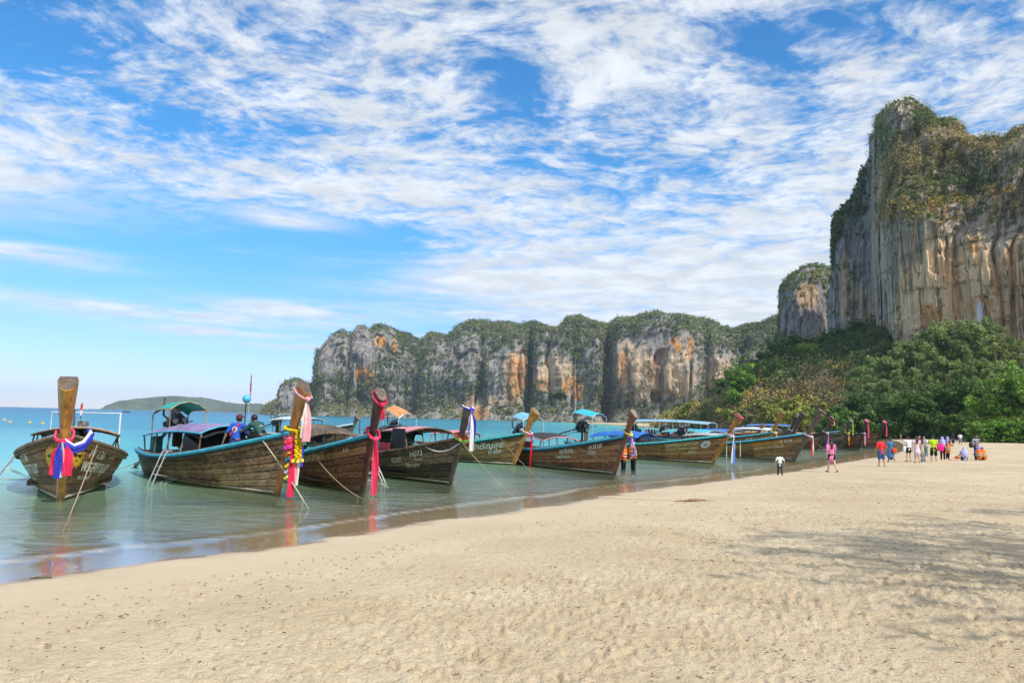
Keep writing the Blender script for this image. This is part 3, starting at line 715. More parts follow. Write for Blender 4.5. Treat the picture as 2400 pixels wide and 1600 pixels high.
DRY = np.array([(0.14, 0.115, 0.085), (0.21, 0.16, 0.075), (0.27, 0.195, 0.07), (0.17, 0.15, 0.045), (0.10, 0.105, 0.045), (0.055, 0.08, 0.03)])
ki = np.clip((g3 + 0.55) * 5.2, 0, 5).astype(int); tint = DRY[[2, 1, 0, 3, 4, 5]][ki].copy() * 1.25
grn = sst(sx_ - (sy_ - 800) * 0.0, 1990, 2040) + sst(840 - sy_, 0, 30) * (sx_ > 1730) + ell(sx_, sy_, [(1740, 870, 40, 60, 1)]) + 0.8 * sst(912 - sy_, 0, 36) * (sx_ > 1730)
gm = np.random.default_rng(13).uniform(0, 1, len(C)) < grn; tint[gm] = pick(np.array([(0.030, 0.055, 0.018), (0.04, 0.075, 0.02), (0.06, 0.10, 0.025), (0.026, 0.046, 0.02)]), int(gm.sum()), 14)
bri = ell(sx_, sy_, [(1748, 838, 30, 16, 1), (1890, 815, 26, 12, 1)]) > 0.5; tint[bri] = (0.11, 0.155, 0.03)
V, Fl, T = leaf_cloud(C + np.array([0, 0, 0.4]), np.random.default_rng(5).uniform(0.7, 3.0, len(C)) * (0.8 + 0.5 * sst(fbm(C * 0.08, 2, 61), 0, .4)), 24, 0.30, tint * (0.85 + 0.9 * fbm(C * 0.15, 2, 6))[:, None].clip(.35, 1.6), up=0.3, seed=37)
tag(link('hillside_brush', np_mesh('hillside_brush', V, Fl, T), LEAF), 'dry yellow brush and dark green thicket on the slope behind the boats', 'brush', kind='stuff')

# ---- far island and a low blue coast on the horizon
ISL = [(236, 958), (250, 949), (280, 939), (330, 933), (400, 927), (470, 931), (500, 935), (530, 942), (560, 946), (600, 945), (640, 950), (700, 962), (760, 972)]
P, F, gx, gy, gt, hg, dn = massif(ISL, lambda x: 3600.0, z0=-4, cols=220, rows=26, back=lambda t: 1.2 * t * t, amp=(60, 26, 10), nscale=(0.003, 0.01, 0.03), vstretch=1, seed=91, plateau=500, ridge=9)
c = np.tile(np.array([0.075, 0.10, 0.06]), (len(P), 1)) * (1 + 0.5 * fbm(P * 0.02, 3, 9))[:, None]
tag(link('far_island', np_mesh('far_island', P, F, np.clip(c, 0, 1), True), ROCKF), kind='structure')

# ------------------------------------------------------------------ trees
BARK = mat('bark', (0.11, 0.085, 0.065), 0.9, var=0.4, vscale=3.0, bump=0.5, bscale=8)
def tree_meshes(kind, seed):
    g = np.random.default_rng(seed); rd = random.Random(seed); wood_ = MB(); cs = []; H = 1.0
    lean = rd.uniform(-0.06, 0.06)
    if kind == 'casuarina':
        tr = [(0, 0, -0.02), (lean * .3, 0.01, 0.35), (lean, 0, 0.72), (lean * 1.3, 0, 1.0)]; wood_.tube(tr, [0.020, 0.014, 0.008, 0.002], 7)
        for k in range(44):
            h = rd.uniform(0.12, 0.97); a = rd.uniform(0, 6.283); L = (0.27 * (1 - h) ** 0.65 + 0.045) * rd.uniform(0.7, 1.25)
            b = Vector((lean * h * 1.2, 0, h)); e = b + Vector((math.cos(a) * L, math.sin(a) * L, L * rd.uniform(0.25, 0.75)))
            wood_.tube([b, (b + e) / 2 + Vector((0, 0, .01)), e], [0.005 * (1.2 - h), 0.003, 0.001], 4, cap=False)
            for q in range(7):
                f = rd.uniform(0.35, 1.08); p = b.lerp(e, f); cs.append((p.x + rd.gauss(0, .014), p.y + rd.gauss(0, .014), p.z + rd.gauss(0, .012), rd.uniform(.022, .040)))
        nleaf = 3 if seed >= 900 else 26
        pal = np.array([(0.125, 0.165, 0.066), (0.10, 0.14, 0.058), (0.16, 0.185, 0.08), (0.075, 0.115, 0.05)]); n, sz, up, flat = nleaf, (0.009 if seed >= 900 else 0.0115), 0.15, 1.1
    elif kind == 'broadleaf':
        wood_.tube([(0, 0, -0.02), (0.02, 0, 0.2), (lean, 0, 0.42)], [0.035, 0.026, 0.020], 7)
        for k in range(26):
            a = rd.uniform(0, 6.283); h = rd.uniform(0.22, 0.45); el_ = rd.uniform(-0.1, 1.45); L = rd.uniform(0.32, 0.52)
            b = Vector((lean * h, 0, h)); e = b + Vector((math.cos(a) * math.cos(el_) * L, math.sin(a) * math.cos(el_) * L, math.sin(el_) * L * 1.05))
            wood_.tube([b, (b + e) / 2 + Vector((0, 0, .03)), e], [0.012, 0.007, 0.002], 5, cap=False)
            for q in range(13):
                f = rd.uniform(0.4, 1.1); p = b.lerp(e, f); cs.append((p.x + rd.gauss(0, .05), p.y + rd.gauss(0, .05), p.z + rd.gauss(0, .04), rd.uniform(.035, .075)))
        pal = np.array([(0.06, 0.105, 0.026), (0.08, 0.135, 0.03), (0.045, 0.085, 0.024), (0.095, 0.15, 0.036)]); n, sz, up, flat = 26, 0.019, 0.6, 0.6
    elif kind == 'shrub':
        for k in range(24):
            a = rd.uniform(0, 6.283); el_ = rd.uniform(0.15, 1.5); L = rd.uniform(0.45, 0.95)
            e = Vector((math.cos(a) * math.cos(el_) * L * 0.9, math.sin(a) * math.cos(el_) * L * 0.9, math.sin(el_) * L))
            wood_.tube([(0, 0, -0.04), e * 0.5 + Vector((0, 0, .05)), e], [0.02, 0.012, 0.003], 4, cap=False)
            for q in range(13):
                f = rd.uniform(0.3, 1.08); p = e * f; cs.append((p.x + rd.gauss(0, .07), p.y + rd.gauss(0, .07), max(0.03, p.z + rd.gauss(0, .06)), rd.uniform(.07, .14)))
        pal = np.array([(0.05, 0.09, 0.022), (0.065, 0.115, 0.025), (0.038, 0.07, 0.022)]); n, sz, up, flat = 22, 0.042, 0.5, 0.75
    cs = np.array(cs); tint = pal[g.choice(len(pal), len(cs))] * (0.75 + 0.5 * g.uniform(0, 1, len(cs)))[:, None]
    V, Fl, T = leaf_cloud(cs[:, :3], cs[:, 3], n, sz, tint, up=up, flat=flat, slim=1.7 if kind == 'casuarina' else 1.0, seed=seed + 1)
    return wood_.mesh('trunk', True), np_mesh('crown', V, Fl, T)
def recolour(me, mul):
    m2 = me.copy(); a = m2.attributes['tint']; n = len(a.data); c = np.zeros(n * 4, np.float32); a.data.foreach_get('color', c); c = c.reshape(-1, 4); c[:, :3] *= mul
    a.data.foreach_set('color', c.ravel()); return m2
TREES = {}
for kd, ns in (('casuarina', 4), ('broadleaf', 3), ('shrub', 3)):
    TREES[kd] = []
    for k in range(ns):
        tm, cm = tree_meshes(kd, 100 + 13 * k + len(kd)); tm.materials.append(BARK); cm.materials.append(LEAF)
        TREES[kd].append((tm, cm))
THIN = [tree_meshes('casuarina', 900 + k) for k in range(2)]
for tm, cm in THIN: tm.materials.append(BARK); cm.materials.append(LEAF)
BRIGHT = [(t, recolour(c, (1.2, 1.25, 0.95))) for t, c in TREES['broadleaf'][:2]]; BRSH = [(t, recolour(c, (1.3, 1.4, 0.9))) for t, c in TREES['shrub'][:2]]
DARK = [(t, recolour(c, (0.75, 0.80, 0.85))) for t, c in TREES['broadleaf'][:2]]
_tn = [0]
def plant(pool, name, x, y, h, label, group, cat='tree', wide=1.0, z=None):
    _tn[0] += 1; tm, cm = pool[_tn[0] % len(pool)]
    o = empty(name, (x, y, beach_z(x, y) - 0.05 if z is None else z), random.uniform(0, 6.28)); o.scale = (h * wide, h * wide, h)
    a = bpy.data.objects.new('trunk' if cat == 'tree' else 'stem', tm); b = bpy.data.objects.new('crown' if cat == 'tree' else 'foliage', cm)
    for q in (a, b): COL.objects.link(q); q.parent = o
    tag(o, label, cat, group); return o
ORD = 'first second third fourth fifth sixth seventh eighth ninth tenth eleventh twelfth thirteenth fourteenth fifteenth sixteenth seventeenth eighteenth'.split()
def rank(v, allv): return ORD[sorted(allv).index(v)]
def plant_px(pool, name, px, top, depth, label, group, cat='tree', wide=1.0):
    p = at(px, 1000, depth); zb = beach_z(p.x, p.y) - 0.05; h = at(px, top, depth).z - zb
    return plant(pool, name, p.x, p.y, h, label, group, cat, wide, zb)
# tall feathery casuarinas below the great cliff (sighted crown top, distance)
CAS = ((2020, 862, 178, 1.2), (2052, 842, 190, 1.1), (2085, 838, 182, 1.1), (2115, 808, 196, 1.15), (2150, 800, 186, 1.2), (2180, 785, 200, 1.1), (2205, 768, 190, 1.0), (2235, 760, 196, 1.1), (2262, 752, 188, 1.0),
                        (2292, 775, 182, 1.1), (2318, 748, 192, 0.85), (2345, 792, 178, 1.1), (2375, 800, 182, 1.2), (2140, 868, 168, 1.2), (2215, 838, 166, 1.2), (2290, 850, 162, 1.2), (2070, 890, 164, 1.2), (2330, 860, 170, 1.1))
for px, top, dp, wd in CAS:
    plant_px(TREES['casuarina'], 'casuarina_tree', px, top, dp, 'feathery olive-green casuarina below the great cliff, %s from the left' % rank(px, [c_[0] for c_ in CAS]), 'casuarinas below the cliff', wide=wd)
BRO = ((2160, 905, 150, 1.1), (2230, 880, 150, 1.0), (2275, 870, 146, 1.0), (2100, 920, 156, 1.1), (2320, 890, 146, 1.0), (2010, 905, 172, 1.1))
for px, top, dp, wd in BRO:
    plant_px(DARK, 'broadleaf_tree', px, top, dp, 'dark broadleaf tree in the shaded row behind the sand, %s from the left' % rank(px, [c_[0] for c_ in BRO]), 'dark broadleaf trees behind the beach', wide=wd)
plant_px(BRIGHT, 'broadleaf_tree', 2372, 850, 128, 'bright green broadleaf tree at the right edge of the beach', 'bright trees at the right', wide=1.0)
plant_px(BRIGHT, 'broadleaf_tree', 2440, 836, 124, 'tallest bright green tree cut by the right edge of the picture', 'bright trees at the right', wide=1.0)
plant_px(BRIGHT, 'broadleaf_tree', 1745, 836, 268, 'lone bright green tree on the brow left of the rock tower', None, wide=0.9)
SHR = ((1985, 952, 160), (2015, 940, 168), (2045, 958, 158), (2080, 948, 162), (2110, 962, 152), (2140, 950, 158), (2175, 962, 150), (2210, 960, 146), (2245, 966, 142), (1960, 962, 176), (1935, 950, 190), (2275, 962, 140))
for px, top, dp in SHR:
    plant_px(TREES['shrub'], 'shrub', px, top, dp, 'deep green leafy shrub along the back of the beach, %s from the left' % rank(px, [c_[0] for c_ in SHR]), 'green shrubs behind the sand', 'shrub', 0.95)
LOW = ((2300, 985, 118), (2335, 981, 114), (2365, 984, 112), (2395, 980, 112), (2425, 984, 110))
for px, top, dp in LOW:
    plant_px(BRSH, 'low_shrub', px, top, dp, 'low bright green bush at the edge of the sand, %s from the left' % rank(px, [c_[0] for c_ in LOW]), 'bright low bushes on the right', 'shrub', 1.5)
# trees rooted on the slope under the cliffs
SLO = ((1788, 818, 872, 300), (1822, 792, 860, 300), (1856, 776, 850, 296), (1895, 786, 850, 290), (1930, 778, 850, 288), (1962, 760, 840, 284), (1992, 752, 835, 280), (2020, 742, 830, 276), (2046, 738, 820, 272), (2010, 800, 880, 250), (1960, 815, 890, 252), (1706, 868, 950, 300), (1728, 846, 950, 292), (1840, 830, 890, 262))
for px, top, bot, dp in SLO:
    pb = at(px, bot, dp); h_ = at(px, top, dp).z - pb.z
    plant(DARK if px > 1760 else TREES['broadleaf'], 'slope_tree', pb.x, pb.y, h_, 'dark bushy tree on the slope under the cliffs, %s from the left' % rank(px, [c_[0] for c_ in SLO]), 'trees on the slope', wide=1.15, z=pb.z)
DRYS = [(t_, recolour(c_, (2.9, 1.75, 1.3))) for t_, c_ in TREES['shrub']]; GRYS = [(t_, recolour(c_, (1.9, 1.15, 1.7))) for t_, c_ in TREES['shrub'][:2]]
DS = ((1590, 950, 322), (1625, 938, 300), (1655, 946, 286), (1690, 936, 276), (1725, 928, 266), (1762, 940, 256), (1800, 922, 250), (1840, 930, 244), (1876, 912, 242), (1910, 928, 238), (1942, 920, 234), (1885, 942, 228), (1968, 905, 236), (1745, 900, 272))
for k, (px, top, dp) in enumerate(DS):
    plant_px(DRYS if k % 3 else GRYS, 'dry_shrub', px, top, dp, ('yellow' if k % 3 else 'greyish') + ' dry shrub at the foot of the slope, %s from the left' % rank(px, [c_[0] for c_ in DS]), 'dry shrubs behind the boats', 'shrub', 1.1)
# trees standing out of view to the right, whose shade falls across the sand
for x, y, h in ((11.0, 4.4, 10.5), (14.5, 4.6, 13.0), (17.5, 5.0, 13.5), (21.0, 7.0, 13.0), (60, 62, 12.0), (52, 48, 11.0), (68, 78, 13.0)):
    plant(THIN, 'casuarina_tree', x, y, h, 'tall casuarina at the side of the beach shading the sand', 'casuarinas beside the viewer', wide=1.5)
#@@BOATS
# ------------------------------------------------------------------ longtail boats
WHITE = mat('white_paint', (0.74, 0.74, 0.72), 0.5, var=0.15, vscale=5)
STEEL = mat('steel_pipe', (0.62, 0.63, 0.63), 0.35, 0.6, var=0.1)
BLACKM = mat('engine_black', (0.030, 0.030, 0.032), 0.45, 0.3, var=0.5, vscale=14)
RUST = mat('rusty_iron', (0.14, 0.085, 0.055), 0.8, 0.2, var=0.5, vscale=20)
GREYM = mat('cast_alloy', (0.26, 0.26, 0.26), 0.45, 0.6, var=0.4, vscale=16)
TURQ = mat('turquoise_paint', (0.030, 0.40, 0.58), 0.5, var=0.3, vscale=5)
AQUA = mat('aqua_paint', (0.05, 0.52, 0.56), 0.5, var=0.3, vscale=5)
NAVY = mat('navy_paint', (0.018, 0.026, 0.05), 0.6, var=0.3, vscale=5)
BROWNRAIL = wood('brown_rail', (0.05, 0.03, 0.018), (0.13, 0.08, 0.05), (0.26, 0.18, 0.12))
ROPE = mat('manila_rope', (0.38, 0.28, 0.18), 0.9, var=0.25, vscale=30)
YROPE = mat('pale_rope', (0.58, 0.52, 0.36), 0.9, var=0.25, vscale=30)
DECK = wood('deck_planks', (0.07, 0.045, 0.028), (0.16, 0.105, 0.065), (0.28, 0.20, 0.13))
INNER_BLUE = mat('inner_light_blue', (0.12, 0.42, 0.50), 0.55, var=0.25, vscale=4)
BLACKCLOTH = mat('black_canvas', (0.016, 0.018, 0.020), 0.75, var=0.3, vscale=4)
GREENCLOTH = mat('dark_green_canvas', (0.012, 0.045, 0.050), 0.7, var=0.3, vscale=4)
STRIPE = mat('keel_stripe', (0.50, 0.46, 0.33), 0.7, var=0.4, vscale=7)
LETTER = mat('white_lettering', (0.85, 0.84, 0.76), 0.6, var=0.25, vscale=9)
CREAML = mat('cream_lettering', (0.82, 0.70, 0.42), 0.6, var=0.3, vscale=9)
RUSTL = mat('faded_rust_lettering', (0.085, 0.038, 0.02), 0.7, var=0.35, vscale=9)
ORANGEL = mat('orange_lettering', (0.80, 0.34, 0.03), 0.6, var=0.3, vscale=9)
YEL = mat('sun_yellow', (0.72, 0.45, 0.02), 0.6, var=0.2, vscale=9)
BLK = mat('black_paint', (0.015, 0.013, 0.012), 0.5)
W_OLD = wood('hull_old_brown', (0.055, 0.024, 0.010), (0.225, 0.105, 0.042), (0.46, 0.255, 0.115))
W_GREY = wood('hull_bleached', (0.065, 0.034, 0.019), (0.275, 0.16, 0.086), (0.54, 0.355, 0.205), stain=0.2)
W_RED = wood('hull_reddish', (0.060, 0.023, 0.009), (0.24, 0.102, 0.042), (0.45, 0.235, 0.11))
W_BLACK = wood('hull_dark', (0.024, 0.017, 0.012), (0.085, 0.060, 0.038), (0.27, 0.19, 0.12))
W_VARN = wood('hull_varnished', (0.11, 0.046, 0.015), (0.31, 0.155, 0.05), (0.48, 0.27, 0.10), gloss=0.25)
W_MIX = wood('hull_olive_brown', (0.062, 0.034, 0.013), (0.245, 0.14, 0.05), (0.48, 0.295, 0.115))
def postwood(n, d, m_, l, gloss=.25): return wood(n, d, m_, l, along=(5.0, 5.0, 0.5), gloss=gloss, rough=0.55)
P_ORANGE = postwood('post_orange', (0.20, 0.075, 0.012), (0.42, 0.175, 0.026), (0.58, 0.29, 0.055))
P_AMBER = postwood('post_amber', (0.13, 0.045, 0.010), (0.30, 0.11, 0.022), (0.44, 0.20, 0.05))
P_RED = postwood('post_red', (0.050, 0.012, 0.007), (0.120, 0.030, 0.014), (0.22, 0.08, 0.03))
P_GREY = postwood('post_grey', (0.055, 0.038, 0.028), (0.130, 0.092, 0.066), (0.24, 0.18, 0.135), 0)
P_DARK = postwood('post_dark', (0.016, 0.009, 0.007), (0.045, 0.022, 0.015), (0.10, 0.055, 0.035))

class Hull:
    def __init__(s, L=9.5, B=1.15, gb=1.70, gm=0.72, rake=0.42, keel=-0.32, full=2.4):
        s.full = full
        s.L, s.B, s.gb, s.gm, s.rake, s.k = L, B, gb, gm, rake, keel
    def g(s, u): return s.gm + (s.gb - s.gm) * max(0.0, (u - 0.12) / 0.88) ** 2.5 + 0.10 * max(0, 1 - u / 0.3) ** 2
    def hw(s, u):
        if u < 0.45: return s.B * (0.60 + 0.40 * math.sin(math.pi / 2 * (u / 0.45)))
        p = (u - 0.45) / 0.55; return s.B * max(0.0, 1 - p ** s.full) + 0.02
    def pt(s, u, v, side, off=0.0):
        g = s.g(u); z = s.k + (g - s.k) * v
        e = 0.36 + 0.50 * max(0, (u - 0.4) / 0.6) ** 1.3
        y = s.hw(u) * (v ** e if v > 0 else 0) + 0.035
        x = -s.L * (1 - u) + s.rake * z * u ** 4 - 0.12 * z * max(0, 1 - u / 0.25)
        p = Vector((x, side * y, z))
        if off:
            du, dv = 1e-3, 1e-3
            u2, v2 = (u - du if u > .5 else u + du), (v - dv if v > .5 else v + dv)
            a = (s.pt(u2, v, side) - p) / (u2 - u); b = (s.pt(u, v2, side) - p) / (v2 - v)
            n = a.cross(b) * side * -1
            if n.length > 1e-9:
                n.normalize()
                if n.y * side < 0: n = -n
                p = p + n * off
        return p
    def stem(s, z): return Vector((s.rake * max(z, -0.4), 0, z))

def text_mesh(body, size):
    cu = bpy.data.curves.new('t', 'FONT'); cu.body = body; cu.size = size; cu.resolution_u = 3; cu.offset = 0.012 * size
    o = bpy.data.objects.new('t', cu); COL.objects.link(o)
    bpy.context.view_layer.update()
    me = bpy.data.meshes.new_from_object(o.evaluated_get(bpy.context.evaluated_depsgraph_get()))
    bpy.data.objects.remove(o); bpy.data.curves.remove(cu)
    return me
def on_hull(h, side, u0, v0, pts, off=0.032):
    """map flat (s,t) drawing coordinates to the planked side; s runs as the writing reads"""
    sg = 1.0 if side < 0 else -1.0
    g = h.g(u0); out = []
    for s_, t_ in pts:
        u = min(0.995, u0 + sg * s_ / h.L); out.append(h.pt(u, min(0.985, max(0.02, v0 + t_ / (h.g(u) - h.k))), side, off))
    return out
def lettering(h, par, side, u0, v0, body, size, m, italic=0.0):
    me = text_mesh(body, size); n = len(me.vertices)
    if not n: return
    co = np.zeros(n * 3, np.float32); me.vertices.foreach_get('co', co); co = co.reshape(-1, 3)
    P = on_hull(h, side, u0, v0, [(c[0] + italic * c[1], c[1]) for c in co])
    me.vertices.foreach_set('co', np.array([tuple(p) for p in P], np.float32).ravel()); me.update()
    link('lettering', me, m, par)
def decal(h, par, side, u0, v0, poly, m, name='painted_emblem', off=0.033):
    P = on_hull(h, side, u0, v0, poly, off); c = sum(P, Vector()) / len(P)
    MB().add([c] + P, [(0, 1 + i, 1 + (i + 1) % len(P)) for i in range(len(P))]).build(name, m, par)
def circ(cx, cy, r, n=24, ry=None): return [(cx + r * math.cos(2 * math.pi * k / n), cy + (ry or r) * math.sin(2 * math.pi * k / n)) for k in range(n)]

def engine(par, x, z, s=1.0, tail=3.6, yaw=0.0, shaft_drop=0.75):
    e = empty('engine', (x, 0, z), yaw, par); e.rotation_euler = (0, 0, yaw)
    b = MB(); b.box((0, 0, 0.05 * s), (0.62 * s, 0.34 * s, 0.34 * s)); b.box((0.02, 0, 0.30 * s), (0.56 * s, 0.26 * s, 0.18 * s), taper=0.85); b.box((0, 0.0, -0.16 * s), (0.5 * s, 0.26 * s, 0.12 * s))
    for k in range(4): b.tube([((-0.2 + 0.13 * k) * s, 0.12 * s, 0.32 * s), ((-0.2 + 0.13 * k) * s, 0.26 * s, 0.24 * s), ((-0.1 + 0.07 * k) * s, 0.30 * s, 0.12 * s)], 0.03 * s, 6)
    b.box((0.1 * s, -0.22 * s, 0.12 * s), (0.2 * s, 0.12 * s, 0.2 * s)); b.box((-0.18 * s, -0.22 * s, 0.05 * s), (0.14 * s, 0.14 * s, 0.16 * s))
    b.build('engine_block', BLACKM, e)
    a = MB(); a.tube([(-0.02 * s, 0, 0.38 * s), (-0.02 * s, 0, 0.52 * s)], 0.15 * s, 12); a.tube([(0.22 * s, -0.05 * s, 0.36 * s), (0.24 * s, -0.05 * s, 0.50 * s), (0.34 * s, -0.08 * s, 0.56 * s)], 0.045 * s, 7); a.build('air_filter', GREYM, e)
    for dx, dy, dz, r in ((0.37, 0, -0.04, 0.13), (0.38, 0.12, 0.2, 0.075), (0.38, -0.14, 0.16, 0.085)):
        MB().tube([((dx - 0.03) * s, dy * s, dz * s), ((dx + 0.03) * s, dy * s, dz * s)], r * s, 12).build('pulley', GREYM, e)
    MB().tube([(-0.05 * s, -0.2 * s, 0.2 * s), (-0.3 * s, -0.26 * s, 0.32 * s), (-0.35 * s, -0.26 * s, 0.62 * s), (-0.30 * s, -0.26 * s, 0.86 * s)], 0.032 * s, 7).build('exhaust', RUST, e)
    MB().tube([(0.2 * s, 0.1 * s, -0.05), (0.55 * s, 0.14 * s, 0.12 * s), (1.0 * s, 0.15 * s, 0.18 * s)], 0.022, 6).build('tiller', RUST, e)
    f = MB(); f.tube([(0, 0, -0.62 * s), (0, 0, -0.1 * s)], 0.06 * s, 8); f.box((0, 0, -0.2 * s), (0.7 * s, 0.3 * s, 0.05)); f.box((0.3 * s, 0, -0.42 * s), (0.05, 0.26 * s, 0.42 * s)); f.build('engine_mount', RUST, e)
    sh = MB(); sh.tube([(-0.3 * s, 0, 0.0), (-tail, 0, -shaft_drop)], [0.055, 0.035], 8); sh.tube([(-0.6, 0, -0.22), (-tail * 0.8, 0, -shaft_drop * 0.8 - 0.16), (-tail, 0, -shaft_drop)], 0.018, 5); sh.build('tail_shaft', BLACKM, e)
    p = MB()
    for k in range(3):
        a_ = k * 2.094; m_ = Euler((a_, 0, 0)).to_matrix()
        p.box(Vector((-tail, 0, -shaft_drop)) + m_ @ Vector((0, 0, 0.09)), (0.02, 0.09, 0.15), m_ @ Euler((0, 0, 0.5)).to_matrix())
    p.build('propeller', RUST, e)
    return e
def roof(par, h, x0, x1, z0, z1, hw, m, arch=0.12, camber=0.16, under=None, posts=True, trim=None, name='roof', lift=0.0, pm=None, th=0.03):
    """long cambered awning on posts: z0 aft, z1 forward, arch = rise in the middle"""
    rows = []
    for i in range(13):
        f = i / 12; x = x0 + (x1 - x0) * f; z = z0 + (z1 - z0) * f + arch * 4 * f * (1 - f); sag = 0.012 * math.sin(f * 25 + x0)
        rows.append([(x, y * hw, z - camber * (abs(y) ** 2.2) + sag * (1 - abs(y))) for y in (-1, -.8, -.5, -.2, .2, .5, .8, 1)])
    r = MB().grid(rows, th).build(name, m, par, smooth=False)
    if trim:
        t = MB()
        for sgn in (0, 7): t.tube([Vector(row[sgn]) + Vector((0, 0, -0.02)) for row in rows], 0.03, 5)
        for row in (rows[0], rows[-1]): t.tube([Vector(p) + Vector((0, 0, -0.02)) for p in row], 0.028, 5)
        t.build('roof_edge', trim, r)
    if posts:
        n = max(2, int((x1 - x0) / 1.1) + 1)
        for i in range(n):
            f = (i + 0.15) / (n - 0.7); f = min(f, 0.97); j = int(round(f * 12)); row = rows[j]; x = row[0][0]
            u = max(0.02, min(0.98, 1 + x / h.L))
            for sgn in (-1, 1):
                top = Vector(row[0 if sgn < 0 else -1]); y = sgn * (h.hw(u) * 0.94)
                MB().tube([(x, y, h.g(u) - 0.12), (top.x, top.y * 0.96, top.z - 0.02)], 0.026, 6).build('roof_post', pm or DECK, par)
    for i in (2, 5, 8, 11):
        row = rows[i]; MB().tube([Vector(p) - Vector((0, 0, 0.055)) for p in row], 0.02, 4).build('rafter', DECK, r)
    return r
def shade(par, x, z, l, wdt, m, h, tilt=0.0, posts=True, base=None, pm=None):
    """small sunshade on four poles over the engine"""
    rows = []
    for i in range(7):
        f = i / 6 - 0.5
        rows.append([(x + f * l, y * wdt, z + tilt * f - 0.26 * abs(y) ** 2 - 0.16 * (f * 2) ** 4 * (f < 0)) for y in (-1, -.5, 0, .5, 1)])
    r = MB().grid(rows, 0.02).build('sunshade', m, par)
    t = MB()
    for row in (rows[0], rows[-1]): t.tube([Vector(p) - Vector((0, 0, .03)) for p in row], 0.018, 5)
    for k in (0, -1): t.tube([Vector(row[k]) - Vector((0, 0, .03)) for row in rows], 0.018, 5)
    t.build('shade_frame', pm or STEEL, r)
    if posts:
        for i in (0, 6):
            for k in (0, 4):
                p = Vector(rows[i][k]); u = max(0.01, min(0.9, 1 + p.x / h.L)); y = math.copysign(min(abs(p.y), h.hw(u) * 0.9), p.y)
                MB().tube([(p.x, y, (base if base is not None else h.g(u)) - 0.15), (p.x, p.y, p.z - 0.03)], 0.024, 6).build('shade_post', pm or STEEL, par)
def ladder(par, h, u, side, out=0.75, drop=1.25, m=None, wd=0.36, brace=True):
    p = h.pt(u, 1.0, side); n = Vector((0, side, 0)); l = empty('ladder', (0, 0, 0), 0, par); m = m or STEEL
    t0 = p + Vector((0, 0, 0.12)); t1 = p + n * out + Vector((0, 0, -drop))
    for k in (-1, 1):
        o = Vector((k * wd / 2, 0, 0))
        MB().tube([t0 + o - n * 0.12 + Vector((0, 0, -.15)), t0 + o - n * 0.05 + Vector((0, 0, .05)), t0 + o + n * 0.08, t1 + o], 0.020, 6).build('ladder_rail', m, l)
    for k in range(5):
        q = t0.lerp(t1, 0.16 + 0.2 * k); MB().tube([q - Vector((wd / 2, 0, 0)), q + Vector((wd / 2, 0, 0))], 0.016, 6).build('rung', m, l)
    if brace:
        q = t0.lerp(t1, 0.55); e = h.pt(u, 0.42, side, 0.03); b = MB()
        for k in (-1, 1): b.tube([q + Vector((k * wd / 2, 0, 0)), e + Vector((k * wd / 2, 0, 0)), t1.lerp(t0, 0.08) + Vector((k * wd / 2, 0, 0))], 0.015, 5)
        b.build('ladder_brace', m, l)
def flagpole(par, p, hgt, cols, name='flag'):
    MB().tube([p, (p[0], p[1], p[2] + hgt)], 0.014, 5).build('flag_pole', RUST, par)
    n = len(cols); hh = 0.34 / n
    for k, c in enumerate(cols):
        rows = [[(p[0] + i * 0.03 * (1 if i < 3 else .7), p[1] + 0.035 * math.sin(i * 1.4), p[2] + hgt - 0.02 - (k + j) * hh - 0.02 * i) for i in range(6)] for j in (0, 1)]
        MB().grid(rows, 0.004).build(name, c, par)

